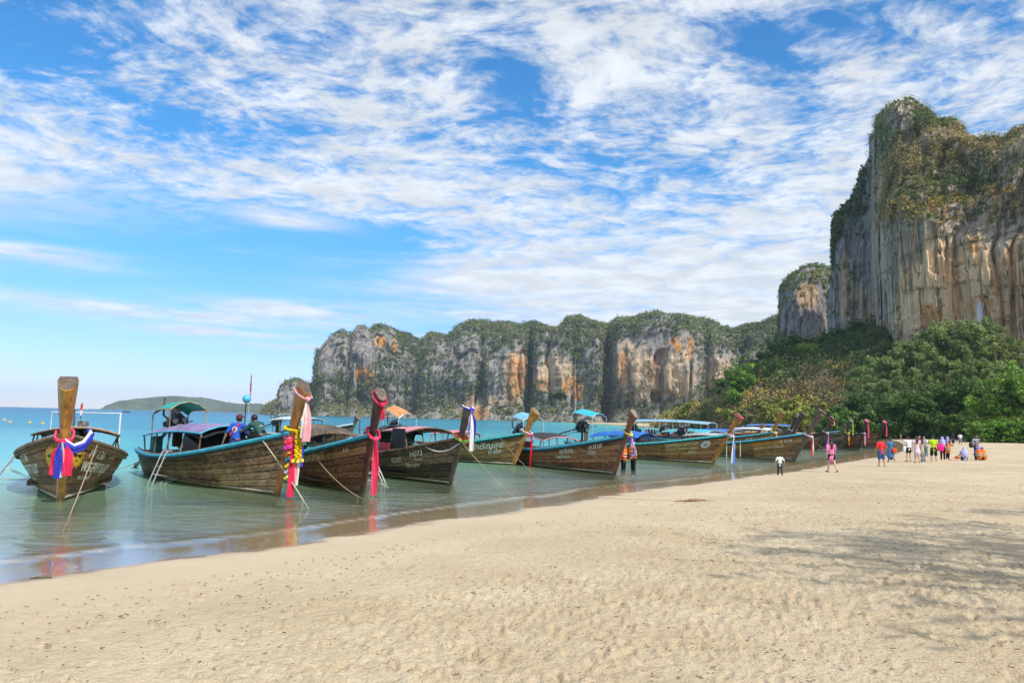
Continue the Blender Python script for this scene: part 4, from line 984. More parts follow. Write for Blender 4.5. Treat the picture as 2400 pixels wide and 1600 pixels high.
BOATS = {}
def boat(key, label, foot, stern, Ht=2.9, hull=W_OLD, post=P_AMBER, rail=TURQ, rail2=NAVY, gb=1.70, gm=0.72, B=1.15, rake=0.42, n=8, stripe=True, pw=(0.15, 0.23), bow_deck=True, L=None, inner=INNER_BLUE, useg=26, tilt=0.0, name='longtail_boat', full=2.4):
    p0 = ground(*foot); ps = at(stern[0], 1000, stern[1]); d = Vector((p0.x - ps.x, p0.y - ps.y, 0)); LL = L or d.length
    root = empty(name, (p0.x, p0.y, 0), math.atan2(d.y, d.x)); root.rotation_euler = (R(tilt), 0, math.atan2(d.y, d.x))
    h = Hull(LL, B, gb, gm, rake, full=full); tag(root, label, 'boat', 'longtail boats moored along the beach')
    US = [1 - (1 - i / useg) ** 1.25 for i in range(useg + 1)]
    # inner shell of the hull, closed by a transom
    for side in (-1, 1):
        MB().grid([[h.pt(u, v, side, -0.012) for v in (0, .1, .25, .5, .75, .97)] for u in US], 0.02).build('hull_shell', BLK, root, True)
        for j in range(n):
            v0, v1 = (j / n) ** 1.15 + 0.006, ((j + 1) / n) ** 1.15 - 0.006; rows = []
            for u in US: rows.append([h.pt(u, v0, side, -.004), h.pt(u, v0, side, .020), h.pt(u, (v0 + v1) / 2, side, .022), h.pt(u, v1 - .003, side, .012), h.pt(u, v1, side, -.004)])
            MB().grid(rows).build('plank', hull, root)
        for nm, m_, dz, r_, o_ in (('gunwale', rail, 0.015, 0.062, 0.050), ('rub_rail', rail2, -0.085, 0.034, 0.035)):
            pts = [h.pt(u, 1.0, side, o_) + Vector((0, 0, dz)) for u in US]
            MB().tube(pts, r_, 6).build(nm, m_, root, False)
        MB().tube([h.pt(u, 1.0, side, -0.05) + Vector((0, 0, 0.03)) for u in US], 0.04, 5).build('inner_rail', hull if rail is BROWNRAIL else BROWNRAIL, root)
        if stripe:
            pts = [Vector((h.pt(u, (0.10 - h.k) / (h.g(u) - h.k), side, 0.03))) for u in US[useg // 4:]]
            MB().tube(pts, 0.030, 5).build('bottom_strake', STRIPE, root)
        # inside lining below the rail
        MB().grid([[h.pt(u, v, side, -0.05) for v in (.45, .7, .93)] for u in US], 0.008).build('lining', inner, root)
        for u in (0.12, 0.24, 0.36, 0.48, 0.6, 0.72, 0.84):
            MB().tube([h.pt(u, v, side, -0.07) for v in (.2, .5, .75, .97)], 0.03, 4).build('rib', DECK, root)
    tr = MB(); a, b = [h.pt(0, v, -1) for v in (0, .12, .3, .6, .97)], [h.pt(0, v, 1) for v in (0, .12, .3, .6, .97)]
    tr.grid([a, b], 0.05).build('transom', hull, root)
    # floor boards
    for k in range(4):
        y0, y1 = -0.5 + 0.25 * k + .01, -0.25 + 0.25 * k - .01; rows = []
        for u in US[1:int(useg * .72)]:
            x = h.pt(u, .5, 1).x; sc = min(1.0, h.hw(u) / h.B) * h.B / 0.6; rows.append([(x, y0 * sc, 0.22), (x, y1 * sc, 0.22)])
        MB().grid(rows, 0.03).build('floor_board', DECK, root)
    for u in (0.22, 0.34, 0.46, 0.58):
        y = h.hw(u) * 0.93; x = h.pt(u, 1, 1).x; MB().box((x, 0, h.g(u) - 0.28), (0.26, 2 * y * 0.95, 0.04)).build('thwart', DECK, root)
    if bow_deck:
        us = [u for u in US if u > 0.70]
        for k in range(5):
            f0, f1 = -1 + 0.4 * k + .02, -0.6 + 0.4 * k - .02
            MB().grid([[h.pt(u, 0.955, 1) * Vector((1, 0, 1)) + Vector((0, f * h.hw(u) * 0.93, 0.0)) if False else Vector((h.pt(u, .955, 1).x, f * h.hw(u) * 0.93, h.g(u) - 0.06)) for f in (f0, f1)] for u in us], 0.03).build('deck_plank', DECK, root)
    # tall raked stem post: slim at the foot, flaring to a cut top
    w0, w1 = pw; V = []; zs = [-0.22, 0.12, gb * .6, gb - .05, gb + 0.15, gb + (Ht - gb) * .5, Ht - 0.02]; 
    ws = [w0 * .75, w0 * .85, w0 * 1.0, w0 * 1.02, w0 * 1.04, (w0 + w1) / 2 * 1.0, w1]; secs = []
    for z, wd in zip(zs, ws):
        c = h.stem(z) + Vector((0.04, 0, 0)); bow_ = 0.05 * max(0, (z - gb) / (Ht - gb + 1e-6)) ** 2
        dpt = wd * 0.98; sec = []
        for fx, fy in ((-.55, -.85), (-.55, .85), (-.15, 1.0), (.62, .62), (.85, .22), (.85, -.22), (.62, -.62), (-.15, -1.0)):
            zz = z + (0.26 * fx * (1 if z > Ht - .1 else 0) * -1.0)
            sec.append(c + Vector((fx * dpt * (1.9 if fx < 0 and z < gb else 1) + bow_, fy * wd * .5 * 1.04, zz - z)))
        secs.append(sec)
    for sec in secs: V += sec
    Fq = []
    for i in range(len(secs) - 1):
        for k in range(8): Fq.append((i * 8 + k, i * 8 + (k + 1) % 8, (i + 1) * 8 + (k + 1) % 8, (i + 1) * 8 + k))
    Fq += [tuple(range(7, -1, -1)), tuple((len(secs) - 1) * 8 + k for k in range(8))]
    st = MB().add(V, Fq).build('stem_post', post, root)
    bv = st.modifiers.new('b', 'BEVEL'); bv.width = 0.012; bv.segments = 1; bv.limit_method = 'ANGLE'
    cp = [p_ + Vector((.002, 0, .006)) for p_ in secs[-1]]; cc = sum(cp, Vector()) / 8; cp = [cc + (p_ - cc) * .93 for p_ in cp]
    MB().add(cp, [tuple(range(8))]).build('end_grain', P_GREY, root)
    BOATS[key] = (root, h, Ht)
    return root, h
def wp(key, p):
    root = BOATS[key][0]; rm = Matrix.Translation(root.location) @ root.rotation_euler.to_matrix().to_4x4()
    return rm @ Vector(p)

# 1 --- head-on boat at the left
b1, h1 = boat('b1', 'weathered brown longtail boat seen head-on with painted smiling suns, leftmost', (141, 1174), (196, 26.5), Ht=2.95, hull=W_OLD, post=P_ORANGE, rail=BROWNRAIL, rail2=BROWNRAIL, gb=1.62, gm=0.80, B=1.30, rake=0.26, n=9, pw=(0.22, 0.44), full=3.0)
for side, ex in ((1, 0.895), (-1, 0.80)):
    sg = 1 if side > 0 else -1
    lettering(h1, b1, side, 0.915 if side > 0 else 0.72, 0.79, 'N 136', 0.30, LETTER, 0.25)
    lettering(h1, b1, side, 0.79 if side > 0 else 0.60, 0.83, 'กระบี่ ไทย', 0.11, CREAML, 0.2)
    lettering(h1, b1, side, 0.935 if side > 0 else 0.675, 0.58, 'พรสุกานุช', 0.42, LETTER, 0.25)
    lettering(h1, b1, side, 0.935 if side > 0 else 0.71, 0.46, '084 2 054491', 0.13, LETTER, 0.2)
    u0 = 0.962; v0 = 0.76
    rays_ = [(math.cos(2 * math.pi * k / 28) * (0.22 if k % 2 else 0.30), math.sin(2 * math.pi * k / 28) * (0.22 if k % 2 else 0.30)) for k in range(28)]
    decal(h1, b1, side, u0, v0, rays_, ORANGEL, off=.032); decal(h1, b1, side, u0, v0, circ(0, 0, .185), YEL, off=.036)
    for cx in (-0.075, 0.075): decal(h1, b1, side, u0, v0, [(cx - .07, .07), (cx + .07, .07), (cx + .05, -.005), (cx - .04, -.005)], BLK, off=.040)
    decal(h1, b1, side, u0, v0, [(-.015, .065), (.015, .065), (.015, .045), (-.015, .045)], BLK, off=.040)
    decal(h1, b1, side, u0, v0, [(-.08, -.07), (-.04, -.105), (0, -.115), (.04, -.105), (.08, -.07), (.04, -.09), (0, -.10), (-.04, -.09)], BLK, off=.040)
roof(b1, h1, -8.6, -4.6, 1.55, 1.72, 1.15, W_GREY, arch=0.06, camber=0.22, trim=BROWNRAIL)
engine(b1, -8.2, 1.25, 1.15, tail=3.2)
fr = MB(); fr.tube([(-8.9, -1.0, 0.8), (-8.9, -1.0, 2.15), (-8.9, 1.15, 2.15), (-8.9, 1.15, 0.8)], 0.02, 6); fr.tube([(-5.2, 1.15, .8), (-5.2, 1.15, 2.1), (-8.9, 1.15, 2.15)], 0.02, 6); fr.build('pipe_frame', WHITE, b1)
ladder(b1, h1, 0.48, -1, out=0.62, drop=0.78)
flagpole(b1, (-8.5, -0.1, 1.6), 0.9, [mat('flag_red', (0.55, 0.02, 0.03), .8), WHITE])

# 2 --- boat with two men aboard
b2, h2 = boat('b2', 'bleached longtail boat with turquoise rail, garlanded prow and two men aboard', (647, 1160), (378, 27.8), Ht=3.05, hull=W_GREY, post=P_AMBER, rail=TURQ, gb=1.75, gm=0.78, B=1.2, rake=0.40, n=9, pw=(0.19, 0.33), stripe=True)
lettering(h2, b2, -1, 0.60, 0.80, 'ศรีสุรเวช', 0.30, RUSTL, 0.1)
lettering(h2, b2, -1, 0.82, 0.80, 'N 24', 0.24, RUSTL, 0.1)
PURPLE = mat('purple_striped_tarp', (0.24, 0.19, 0.36), 0.7, var=0.35, vscale=2.0)
roof(b2, h2, -8.1, -3.1, 1.68, 1.90, 1.0, PURPLE, arch=0.10, camber=0.26, trim=TURQ)
MB().grid([[(-4.3 + 1.5 * i / 6, y, 1.80 + 0.05 * math.sin(i) - 0.24 * abs(y) ** 2 - (0.02)) for y in (-1, -.5, 0, .5, 1)] for i in range(7)], 0.03).build('black_awning', BLACKCLOTH, b2)
MB().grid([[(-4.35, -1.0 + 2.0 * j / 6, 0.75 + (0.85) * i / 4) for j in range(7)] for i in range(5)], 0.03).build('awning_curtain', BLACKCLOTH, b2)
MB().grid([[(-4.3 + 1.2 * j / 6, -1.02, 0.85 + (0.70) * i / 4 * (1 - 0.4 * j / 6)) for j in range(7)] for i in range(5)], 0.02).build('side_curtain', BLACKCLOTH, b2)
MB().box((-7.5, -0.72, 1.05), (0.26, 0.3, 0.7)).build('locker', mat('teal_panel', (0.02, 0.19, 0.19), .6, var=.2), b2)
for k in range(6): MB().box((-6.8 + k * 0.55, 0.95, 0.95), (0.5, 0.02, 0.42)).build('side_panel', INNER_BLUE, b2)
engine(b2, -7.9, 1.75, 1.15, tail=3.9, shaft_drop=1.7)
shade(b2, -7.55, 2.62, 1.65, 0.62, mat('green_sunshade', (0.0, 0.36, 0.27), .5, var=.15), h2, tilt=0.05, pm=W_GREY)
ladder(b2, h2, 0.46, -1, out=0.55, drop=1.15)
MB().tube([(-3.9, 0.75, 1.5), (-3.9, 0.75, 2.62)], 0.02, 6).build('buoy_pole', BLK, b2)
MB().ball((-3.86, 0.75, 2.74), 0.14, 12, 8).build('float_ball', mat('cyan_float', (0.08, 0.45, 0.62), .4), b2, True)
MB().tube([(-4.0, 0.9, 1.5), (-3.98, 0.9, 3.6)], 0.010, 5).build('antenna', STEEL, b2)
for z, c_ in ((3.0, 'flag_red'), (3.25, None), (2.75, None)):
    MB().grid([[(-3.98 + i * .03, 0.9 + .02 * math.sin(i), z + .3 * j) for i in range(4)] for j in (0, 1)], 0.004).build('pennant', MATS['flag_red'] if c_ else mat('pale_pink_cloth', (.72, .42, .47), .8), b2)

# 3 --- boat with the tall red prow
b3, h3 = boat('b3', 'brown longtail boat with dark red prow and long pink sash', (848, 1156), (700, 30.2), Ht=2.95, hull=W_RED, post=P_RED, rail=TURQ, gb=1.72, gm=0.78, B=1.2, rake=0.44, n=9, pw=(0.19, 0.33), stripe=False)
lettering(h3, b3, -1, 0.635, 0.80, 'ธิดาทะเลกระบี่', 0.28, CREAML, 0.15)
lettering(h3, b3, -1, 0.90, 0.84, 'A15', 0.14, LETTER, 0.1)
lettering(h3, b3, -1, 0.68, 0.68, 'ธิดาทะเล อ่าวนาง กระบี่', 0.12, RUSTL, 0.1)
lettering(h3, b3, -1, 0.82, 0.885, 'ธิดาทะเล', 0.10, RUSTL, 0.1)
roof(b3, h3, -8.4, -3.4, 1.62, 1.70, 1.05, W_BLACK, arch=0.28, camber=0.24, trim=BROWNRAIL)
for k, c_ in enumerate(((0.05, .12, .32), (.35, .05, .04), (.06, .2, .35), (.3, .04, .06), (.04, .1, .22))):
    MB().grid([[(-6.9 + k * .55 + .4 * i / 4, -0.2 + 0.1 * math.sin(k * 2 + i), 1.62 - .3 * j + .03 * math.sin(i * 2 + k)) for i in range(5)] for j in (0, 1)], 0.02).build('hanging_cloth', mat('hanging_cloth_%d' % k, c_, .8, var=.3, vscale=5), b3)
engine(b3, -8.3, 1.35, 1.0)
ladder(b3, h3, 0.60, 1, out=0.75, drop=1.2, m=WHITE)

# 4 --- dark boat with cabin curtains
b4, h4 = boat('b4', 'blackish longtail boat with grey prow and dark curtained cabin', (1054, 1136), (846, 33.2), Ht=2.70, hull=W_BLACK, post=P_GREY, rail=BROWNRAIL, rail2=BROWNRAIL, gb=1.58, gm=0.74, B=1.15, rake=0.42, n=8, pw=(0.16, 0.27))
lettering(h4, b4, -1, 0.79, 0.80, 'H073', 0.27, LETTER, 0.2)
lettering(h4, b4, -1, 0.665, 0.70, 'แวนา', 0.30, LETTER, 0.15)
lettering(h4, b4, -1, 0.75, 0.56, 'วิชัย นาวา', 0.19, LETTER, 0.15)
lettering(h4, b4, -1, 0.81, 0.70, 'อ่าวนาง', 0.13, LETTER, 0.1)
PINKT = mat('pink_tarp', (0.66, 0.25, 0.30), 0.6, var=0.4, vscale=1.5); REDT = mat('red_tarp', (0.60, 0.045, 0.06), 0.6, var=0.25, vscale=3)
roof(b4, h4, -4.5, -1.7, 1.84, 1.90, 0.9, PINKT, arch=0.05, camber=0.16, trim=BROWNRAIL)
roof(b4, h4, -8.0, -5.3, 1.45, 1.38, 0.95, PINKT, arch=0.12, camber=0.18, trim=STEEL)
cab = MB(); cab.grid([[(-5.3 + .95 * i / 6, y, 1.92 - 0.35 * abs(y / .98) ** 6 - (0.35 if i == 0 else .06 * (i == 1))) for y in (-.98, -.9, -.5, 0, .5, .9, .98)] for i in range(7)], 0.02); cab.grid([[(-5.3 + .95 * i / 6, -1.0, 0.82 + .85 * j / 3) for i in range(7)] for j in range(4)], 0.02); cab.grid([[(-5.3, -1 + 2. * i / 6, 0.82 + .85 * j / 3) for i in range(7)] for j in range(4)], 0.02)
cab.build('cabin_canvas', GREENCLOTH, b4)
MB().grid([[(-2.9 + 1.15 * i / 6, -0.95, 1.0 + .85 * j / 3) for i in range(7)] for j in range(4)], 0.02).build('dark_curtain', BLACKCLOTH, b4)
MB().grid([[(-4.25 + 1.3 * i / 8, -1.03 + .03 * math.sin(i * 2.1), 0.92 + .38 * j / 3) for i in range(9)] for j in range(4)], 0.02).build('red_sheet', REDT, b4)
engine(b4, -8.0, 1.2, 1.0)

# 5
b5, h5 = boat('b5', 'brown longtail boat with aqua rail half hidden behind the grey-prowed boat', (1202, 1090), (948, 43.5), Ht=2.75, hull=W_MIX, post=P_ORANGE, rail=AQUA, gb=1.60, gm=0.74, B=1.15, rake=0.50, n=7, pw=(0.18, 0.34))
lettering(h5, b5, -1, 0.745, 0.70, 'จำเริญสุข', 0.42, LETTER, 0.15)
lettering(h5, b5, -1, 0.84, 0.52, 'H 029', 0.26, LETTER, 0.1)
lettering(h5, b5, -1, 0.90, 0.82, 'N 81', 0.16, ORANGEL, 0.1)
engine(b5, -9.9, 1.55, 1.05)
shade(b5, -9.4, 2.75, 1.5, 0.65, mat('orange_sunshade', (0.62, 0.27, 0.10), .6, var=.3, vscale=3), h5, tilt=-0.55)
roof(b5, h5, -5.6, -3.2, 1.50, 1.55, 0.85, MATS['pink_tarp'], arch=0.1)
# 6
b6, h6 = boat('b6', 'dark brown longtail boat with blue rail and dark red prow beside the wading women', (1438, 1112), (1192, 42.0), Ht=2.70, hull=W_RED, post=P_RED, rail=TURQ, gb=1.66, gm=0.74, B=1.18, rake=0.52, n=8, pw=(0.17, 0.25))
lettering(h6, b6, -1, 0.70, 0.77, 'สุดอิสระ', 0.30, LETTER, 0.12)
lettering(h6, b6, -1, 0.865, 0.82, 'ก.010', 0.26, LETTER, 0.12)
lettering(h6, b6, -1, 0.665, 0.62, 'S-MATHIDA', 0.19, LETTER, 0.1)
lettering(h6, b6, -1, 0.855, 0.68, '6556', 0.22, LETTER, 0.12)
roof(b6, h6, -7.9, -4.6, 1.45, 1.50, 1.0, mat('black_roof_sheet', (0.03, 0.028, 0.03), .6, var=.3), arch=0.18, camber=.2, trim=PINKT)
engine(b6, -9.2, 1.5, 1.1); shade(b6, -8.4, 2.62, 1.6, .6, mat('pale_blue_sunshade', (0.20, .48, .62), .6, var=.2), h6, tilt=-0.25)
MB().grid([[(-7.2 + 1.5 * i / 6, -1.08, .9 + .3 * j) for i in range(7)] for j in (0, 1)], .02).build('red_sheet', REDT, b6)
# 7
b7, h7 = boat('b7', 'varnished longtail boat with bright orange prow and round white emblem', (1668, 1086), (1345, 51.5), Ht=2.85, hull=W_VARN, post=P_ORANGE, rail=AQUA, gb=1.66, gm=0.78, B=1.2, rake=0.62, n=8, pw=(0.17, 0.26))
lettering(h7, b7, -1, 0.745, 0.80, 'เรือศรีนวลทะเล', 0.29, CREAML, 0.1)
lettering(h7, b7, -1, 0.745, 0.66, 'ล่องทะเล อ่าวนาง กระบี่', 0.19, CREAML, 0.1)
lettering(h7, b7, -1, 0.86, 0.52, 'A31', 0.24, CREAML, 0.1)
decal(h7, b7, -1, 0.935, 0.78, circ(0, 0, .21), WHITE); decal(h7, b7, -1, .935, .78, circ(0, 0, .155), mat('emblem_grey', (.45, .52, .58), .6), off=.037)
decal(h7, b7, -1, .935, .78, [(-.10, .03), (-.03, -.03), (0, .01), (.03, -.03), (.10, .03), (.02, -.07), (-.02, -.07)], BLK, off=.041); decal(h7, b7, -1, .935, .78, circ(0, .045, .025, 10), YEL, off=.041)
BLUET = mat('blue_tarp', (0.015, 0.14, 0.55), 0.5, var=0.3, vscale=2); CYANT = mat('cyan_tarp', (0.03, 0.45, 0.55), .5, var=.15)
roof(b7, h7, -8.6, -4.6, 1.55, 1.62, 1.05, BLUET, arch=0.12, camber=.3)
engine(b7, -10.2, 1.75, 1.25); shade(b7, -9.6, 3.0, 1.9, .7, CYANT, h7, tilt=-0.35)
MB().box((-5.9, -1.1, 1.0), (1.6, .03, .36)).build('blue_side_board', BLUET, b7)
hp = MB(); [hp.ball((-4.9 + .28 * k, -.3 + .25 * math.sin(k * 3), 1.02 + .10 * math.cos(k * 2)), (.34, .4, .22), 9, 6) for k in range(6)]; hp.build('tarp_bundle', BLACKCLOTH, b7, True)
# 8
b8, h8 = boat('b8', 'olive-brown longtail boat with orange lettering and thick raked prow', (1858, 1078), (1585, 58.0), Ht=3.35, hull=W_MIX, post=P_GREY, rail=TURQ, gb=1.80, gm=0.80, B=1.2, rake=0.62, n=8, pw=(0.22, 0.40))
lettering(h8, b8, -1, 0.735, 0.78, 'บุญรอดนาวา', 0.36, ORANGEL, 0.1); lettering(h8, b8, -1, 0.74, 0.62, 'บุญรอด อ่าวไร่เลย์', 0.24, CREAML, 0.1); lettering(h8, b8, -1, .885, .80, 'A 416', .26, LETTER, .1)
roof(b8, h8, -8.6, -5.2, 1.5, 1.55, 1.0, mat('grey_tarp', (.42, .43, .44), .7, var=.2), arch=.1); engine(b8, -9.4, 1.55, 1.1)
for u in (0.56, 0.66):
    p = h8.pt(u, 1, -1, .06); MB().tube([p + Vector((0, 0, .1)), p + Vector((.06, -.12, -1.0))], .03, 6).build('fender_pole', YROPE, b8)
MB().box(h8.stem(3.2) + Vector((.22, -.02, -.12)), (.05, .26, .26), (0, R(-30), 0)).build('gilt_tile', YEL, b8)
# boats packed behind
def back_boat(key, label, foot, stern, Ht, hull, post, rail, roofm=None, eng=True, rz=1.65, shadem=None, text=None, rake=.58, **kw):
    b, h = boat(key, label, foot, stern, Ht, hull, post, rail, gb=1.68, gm=.78, B=1.15, rake=rake, n=6, useg=18, pw=(.19, .30), **kw)
    if roofm: roof(b, h, -h.L * .88, -h.L * .42, rz, rz + .05, 1.05, roofm, arch=.12, camber=.2, trim=STEEL)
    if eng: engine(b, -h.L * .95, 1.55, 1.1)
    if shadem: shade(b, -h.L * .9, 2.7, 1.7, .65, shadem, h, tilt=-.2)
    for (u, v, s_, z_, m_) in (text or []): lettering(h, b, -1, u, v, s_, z_, m_, .1)
    return b, h
back_boat('b9', 'brown longtail boat with near-black prow directly behind the thick-prowed boat', (1836, 1062), (1600, 72), 3.35, W_OLD, P_DARK, BROWNRAIL)
back_boat('b10', 'orange varnished longtail boat with tall amber prow in the second row', (1786, 1063), (1545, 70), 3.40, W_VARN, P_AMBER, AQUA, CYANT, text=[(.70, .78, 'กระบี่นาวา', .30, CREAML), (.70, .60, 'อ่าวนาง', .26, CREAML), (.87, .80, 'A 27', .24, LETTER)])
back_boat('b11', 'longtail boat with black prow trimmed by a yellow ribbon in the second row', (1832, 1053), (1610, 84), 3.35, W_OLD, P_DARK, BROWNRAIL, BLUET)
back_boat('b12', 'black-hulled longtail boat with pale tarpaulin behind the woman in pink', (1914, 1054), (1700, 84), 3.20, W_BLACK, P_DARK, BROWNRAIL, mat('pale_tarp', (.62, .66, .74), .6, var=.15), rz=1.9, text=[(.80, .80, 'H 041', .26, LETTER), (.78, .55, 'บังหลี', .24, LETTER)])
back_boat('b13', 'dark longtail boat with a yellow-green ribbon on its prow', (1972, 1053), (1800, 92), 3.05, W_BLACK, P_DARK, BROWNRAIL, eng=True)
back_boat('b14', 'dark longtail boat with a pink ribbon, nearest of the far pair', (2012, 1053), (1856, 94), 3.05, W_OLD, P_DARK, BROWNRAIL, text=[(.80, .78, 'H 105', .22, LETTER)])
back_boat('b15', 'dark longtail boat with a pink ribbon, farthest right of all', (2050, 1049), (1900, 98), 3.05, W_OLD, P_DARK, BROWNRAIL, eng=False)
b16, h16 = boat('b16', 'blue passenger longtail boat with long pale blue roof in the second row', (1762, 1046), (1478, 88), 2.4, mat('blue_hull', (.02, .12, .42), .5, var=.35, vscale=2), P_AMBER, mat('orange_rail', (.62, .16, .05), .6, var=.2), gb=1.5, gm=.85, B=1.3, rake=.5, n=6, useg=18, stripe=False)
roof(b16, h16, -h16.L * .98, -h16.L * .30, 2.55, 2.45, 1.25, mat('pale_blue_roof', (.22, .42, .62), .5, var=.25, vscale=1.2), arch=.16, camber=.22, trim=WHITE, pm=WHITE); engine(b16, -h16.L * .97, 1.5, 1.2)
for k in range(7): MB().box((-h16.L * .9 + k * .9, -.6 + .4 * (k % 2), 1.15), (.5, .5, .7), taper=.7).build('stowed_bundle', cloth('bundle_%d' % (k % 4), ((.05, .06, .2), (.35, .1, .2), (.1, .1, .1), (.3, .12, .04))[k % 4]), b16)
flagpole(b16, (-h16.L * .93, -1.0, 1.1), 2.1, [WHITE, mat('flag_yellow', (.75, .7, .1), .8)])
back_boat('b17', 'longtail boat with a wide bright blue awning at the back of the row', (1952, 1038), (1730, 112), 2.7, W_OLD, P_DARK, TURQ, BLUET, rz=2.35)
back_boat('b18', 'longtail boat with a white awning frame behind the two men', (806, 1050), (640, 57), 2.2, W_OLD, P_GREY, WHITE, mat('white_awning', (.66, .64, .58), .6, var=.15), rz=1.95)

# ------------------------------------------------------------------ sashes, garlands and mooring ropes (tied on, so things of their own)
RIB = {'pink': cloth('sash_pink', (.72, .08, .16)), 'hotpink': cloth('sash_hot_pink', (.72, .03, .10)), 'blue': cloth('sash_blue', (.04, .055, .48)), 'white': cloth('sash_white', (.75, .73, .70)), 'red': cloth('sash_red', (.60, .02, .03)),
       'palepink': cloth('sash_pale_pink', (.74, .36, .40)), 'yellow': cloth('sash_yellow', (.72, .62, .10)), 'lime': cloth('sash_lime', (.40, .62, .12)), 'green': cloth('sash_mint', (.25, .62, .36)), 'orange': cloth('sash_orange', (.72, .22, .03)), 'lav': cloth('sash_lavender', (.48, .42, .66)), 'skyb': cloth('sash_sky_blue', (.10, .22, .62))}
def sash(key, label, z, strips, ring=('pink',), ring_r=None, slope=0.0, off=0.0, ring_w=0.036, group='sashes tied to the boat prows', ringdrop=0.0):
    """strips: (colour, sideways offset, length, width[, forward])"""
    root, h, Ht = BOATS[key]; w_ = ring_r or 0.24
    base = h.stem(z) + Vector((0.02, 0, 0)); o = empty('ribbon_tie', wp(key, base), root.rotation_euler.z)
    for k, c_ in enumerate(ring):
        pts = []
        for i in range(17):
            a = 2 * math.pi * i / 16; sq = 1.0 / max(abs(math.cos(a)), abs(math.sin(a))) * .55 + .45
            pts.append((w_ * math.cos(a) * sq * 1.05 + .05, w_ * .78 * math.sin(a) * sq, .045 * k - ringdrop * math.cos(a) + .012 * math.sin(a * 5)))
        MB().tube(pts, ring_w * .8, 6, cap=False, flat=.9).build('wrapped_band', RIB[c_], o, True)
    fx = w_ * 1.12 + .06
    MB().ball((fx, 0, -ringdrop), (.07, .08, .08), 9, 6).build('knot', RIB[ring[0]], o, True)
    for si, st in enumerate(strips):
        c_, dy, ln, wd = st[:4]; fw = st[4] if len(st) > 4 else 0; n = 9; rows = []
        for i in range(n + 1):
            f = i / n; x = fx + fw + .05 * math.sin(f * 3 + si) + h.rake * 0.0; zz = -ringdrop - f * ln
            rows.append([(x + .025 * math.sin(j * 2.4 + f * 5 + si), dy * min(1, f * 3) + (j / 4 - .5) * wd * (.45 + .55 * min(1, f * 2.5)), zz) for j in range(5)])
        MB().grid(rows, .008).build('ribbon', RIB[c_], o)
    return tag(o, label, 'sash', group)
def string_of(name, pts, r, colr, m, par=None, lab=None, cat=None, bead=True):
    mb = MB(); pts = [Vector(p) for p in pts]
    for i, p in enumerate(pts): mb.ball(p, (r * random.uniform(.85, 1.15),) * 2 + (r * .75,), 8, 5)
    o = mb.build(name, m, par, True); return o
sash('b1', 'pink and blue striped sash round the orange prow of the head-on boat', 1.62, [('hotpink', .13, .80, .22), ('blue', -.06, .86, .18, .02), ('white', .02, .84, .05, .05), ('hotpink', -.18, .78, .10)], ring=('hotpink', 'pink'), ring_r=.25, ringdrop=.14)
o = tag(empty('twisted_cloth', wp('b1', h1.stem(1.62)), b1.rotation_euler.z), 'blue and white twisted cloth slung beside the pink sash', 'cloth')
for c_, rr, dz in (('blue', .075, 0), ('blue', .06, -.09), ('white', .05, .07)):
    MB().tube([(.34, .02, -.16 + dz), (.26, .22, -.30 + dz), (.14, .42, -.22 + dz), (0, .56, .02 + dz), (-.1, .5, .14)], rr, 7).build('cloth_fold', RIB[c_], o, True)
sash('b2', 'long red and white streamers hanging from the garlanded prow', 1.62, [('hotpink', -.10, 1.58, .17), ('palepink', .02, 1.22, .10, .03), ('white', .10, 1.28, .10, .03), ('blue', .24, .78, .16, -.08)], ring=('palepink', 'pink'), ring_r=.21, ring_w=.045)
o = tag(empty('marigold_garland', wp('b2', h2.stem(1.88)), b2.rotation_euler.z), 'fat yellow marigold garland round the prow of the garlanded boat', 'garland'); GOLD = cloth('marigold', (.76, .50, .01), .3)
string_of('garland_loop', [(.06 + .28 * math.cos(a * .157), .24 * math.sin(a * .157), .05 * math.cos(a * .157) * -1) for a in range(40)], .05, None, GOLD, o)
string_of('garland_tail', [(.36 + .03 * math.cos(k * 2.4), .07 * math.sin(k * 2.4), -.06 - .018 * k) for k in range(42)], .055, None, GOLD, o); string_of('garland_tassel', [(.36, .16 * math.sin(k * 1.05), -.86 + .03 * math.cos(k)) for k in range(7)], .055, None, mat('pale_marigold', (.78, .62, .08), .8), o)
o = tag(empty('flower_garland', wp('b2', h2.stem(1.5)), b2.rotation_euler.z), 'multicoloured flower garland hanging beside the marigolds', 'garland')
for k, (c_, m_) in enumerate((((.72, .05, .10), 'pk'), ((.55, .04, .28), 'mg'), ((.72, .25, .03), 'or'), ((.02, .2, .36), 'tl'), ((.76, .50, .04), 'go'), ((.5, .45, .6), 'lv'), ((.78, .66, .2), 'cr'))):
    string_of('flower_bunch', [(.30 + .03 * math.sin(q * 2), -.16 + (.07 if k < 2 else .04) * math.cos(q * 1.9), .08 - .16 * k - .04 * q) for q in range(4)], .11 if k < 2 else .06, None, cloth('flowers_' + m_, c_, .35), o)
sash('b2', 'pale pink streamer tied round the flared top of the garlanded prow', 2.86, [('palepink', .06, 1.15, .22, -.1), ('white', -.04, 1.05, .12, -.08), ('green', .08, 1.24, .12, -.14)], ring=('palepink',), ring_r=.24, ringdrop=.16)
sash('b3', 'broad long pink sash hanging from the red prow', 1.78, [('pink', -.02, 1.56, .15), ('hotpink', .04, 1.52, .11, .03)], ring=('pink', 'hotpink'), ring_r=.21, ringdrop=.16)
sash('b3', 'thin hot pink ribbon wound round the top of the red prow', 2.82, [('hotpink', .05, .42, .10, -.1)], ring=('hotpink',), ring_r=.23, ringdrop=.22, ring_w=.03)
sash('b4', 'lime and red band round the foot of the grey prow', 1.60, [('red', .1, .12, .1)], ring=('lime', 'lime', 'red'), ring_r=.24, ringdrop=.10)
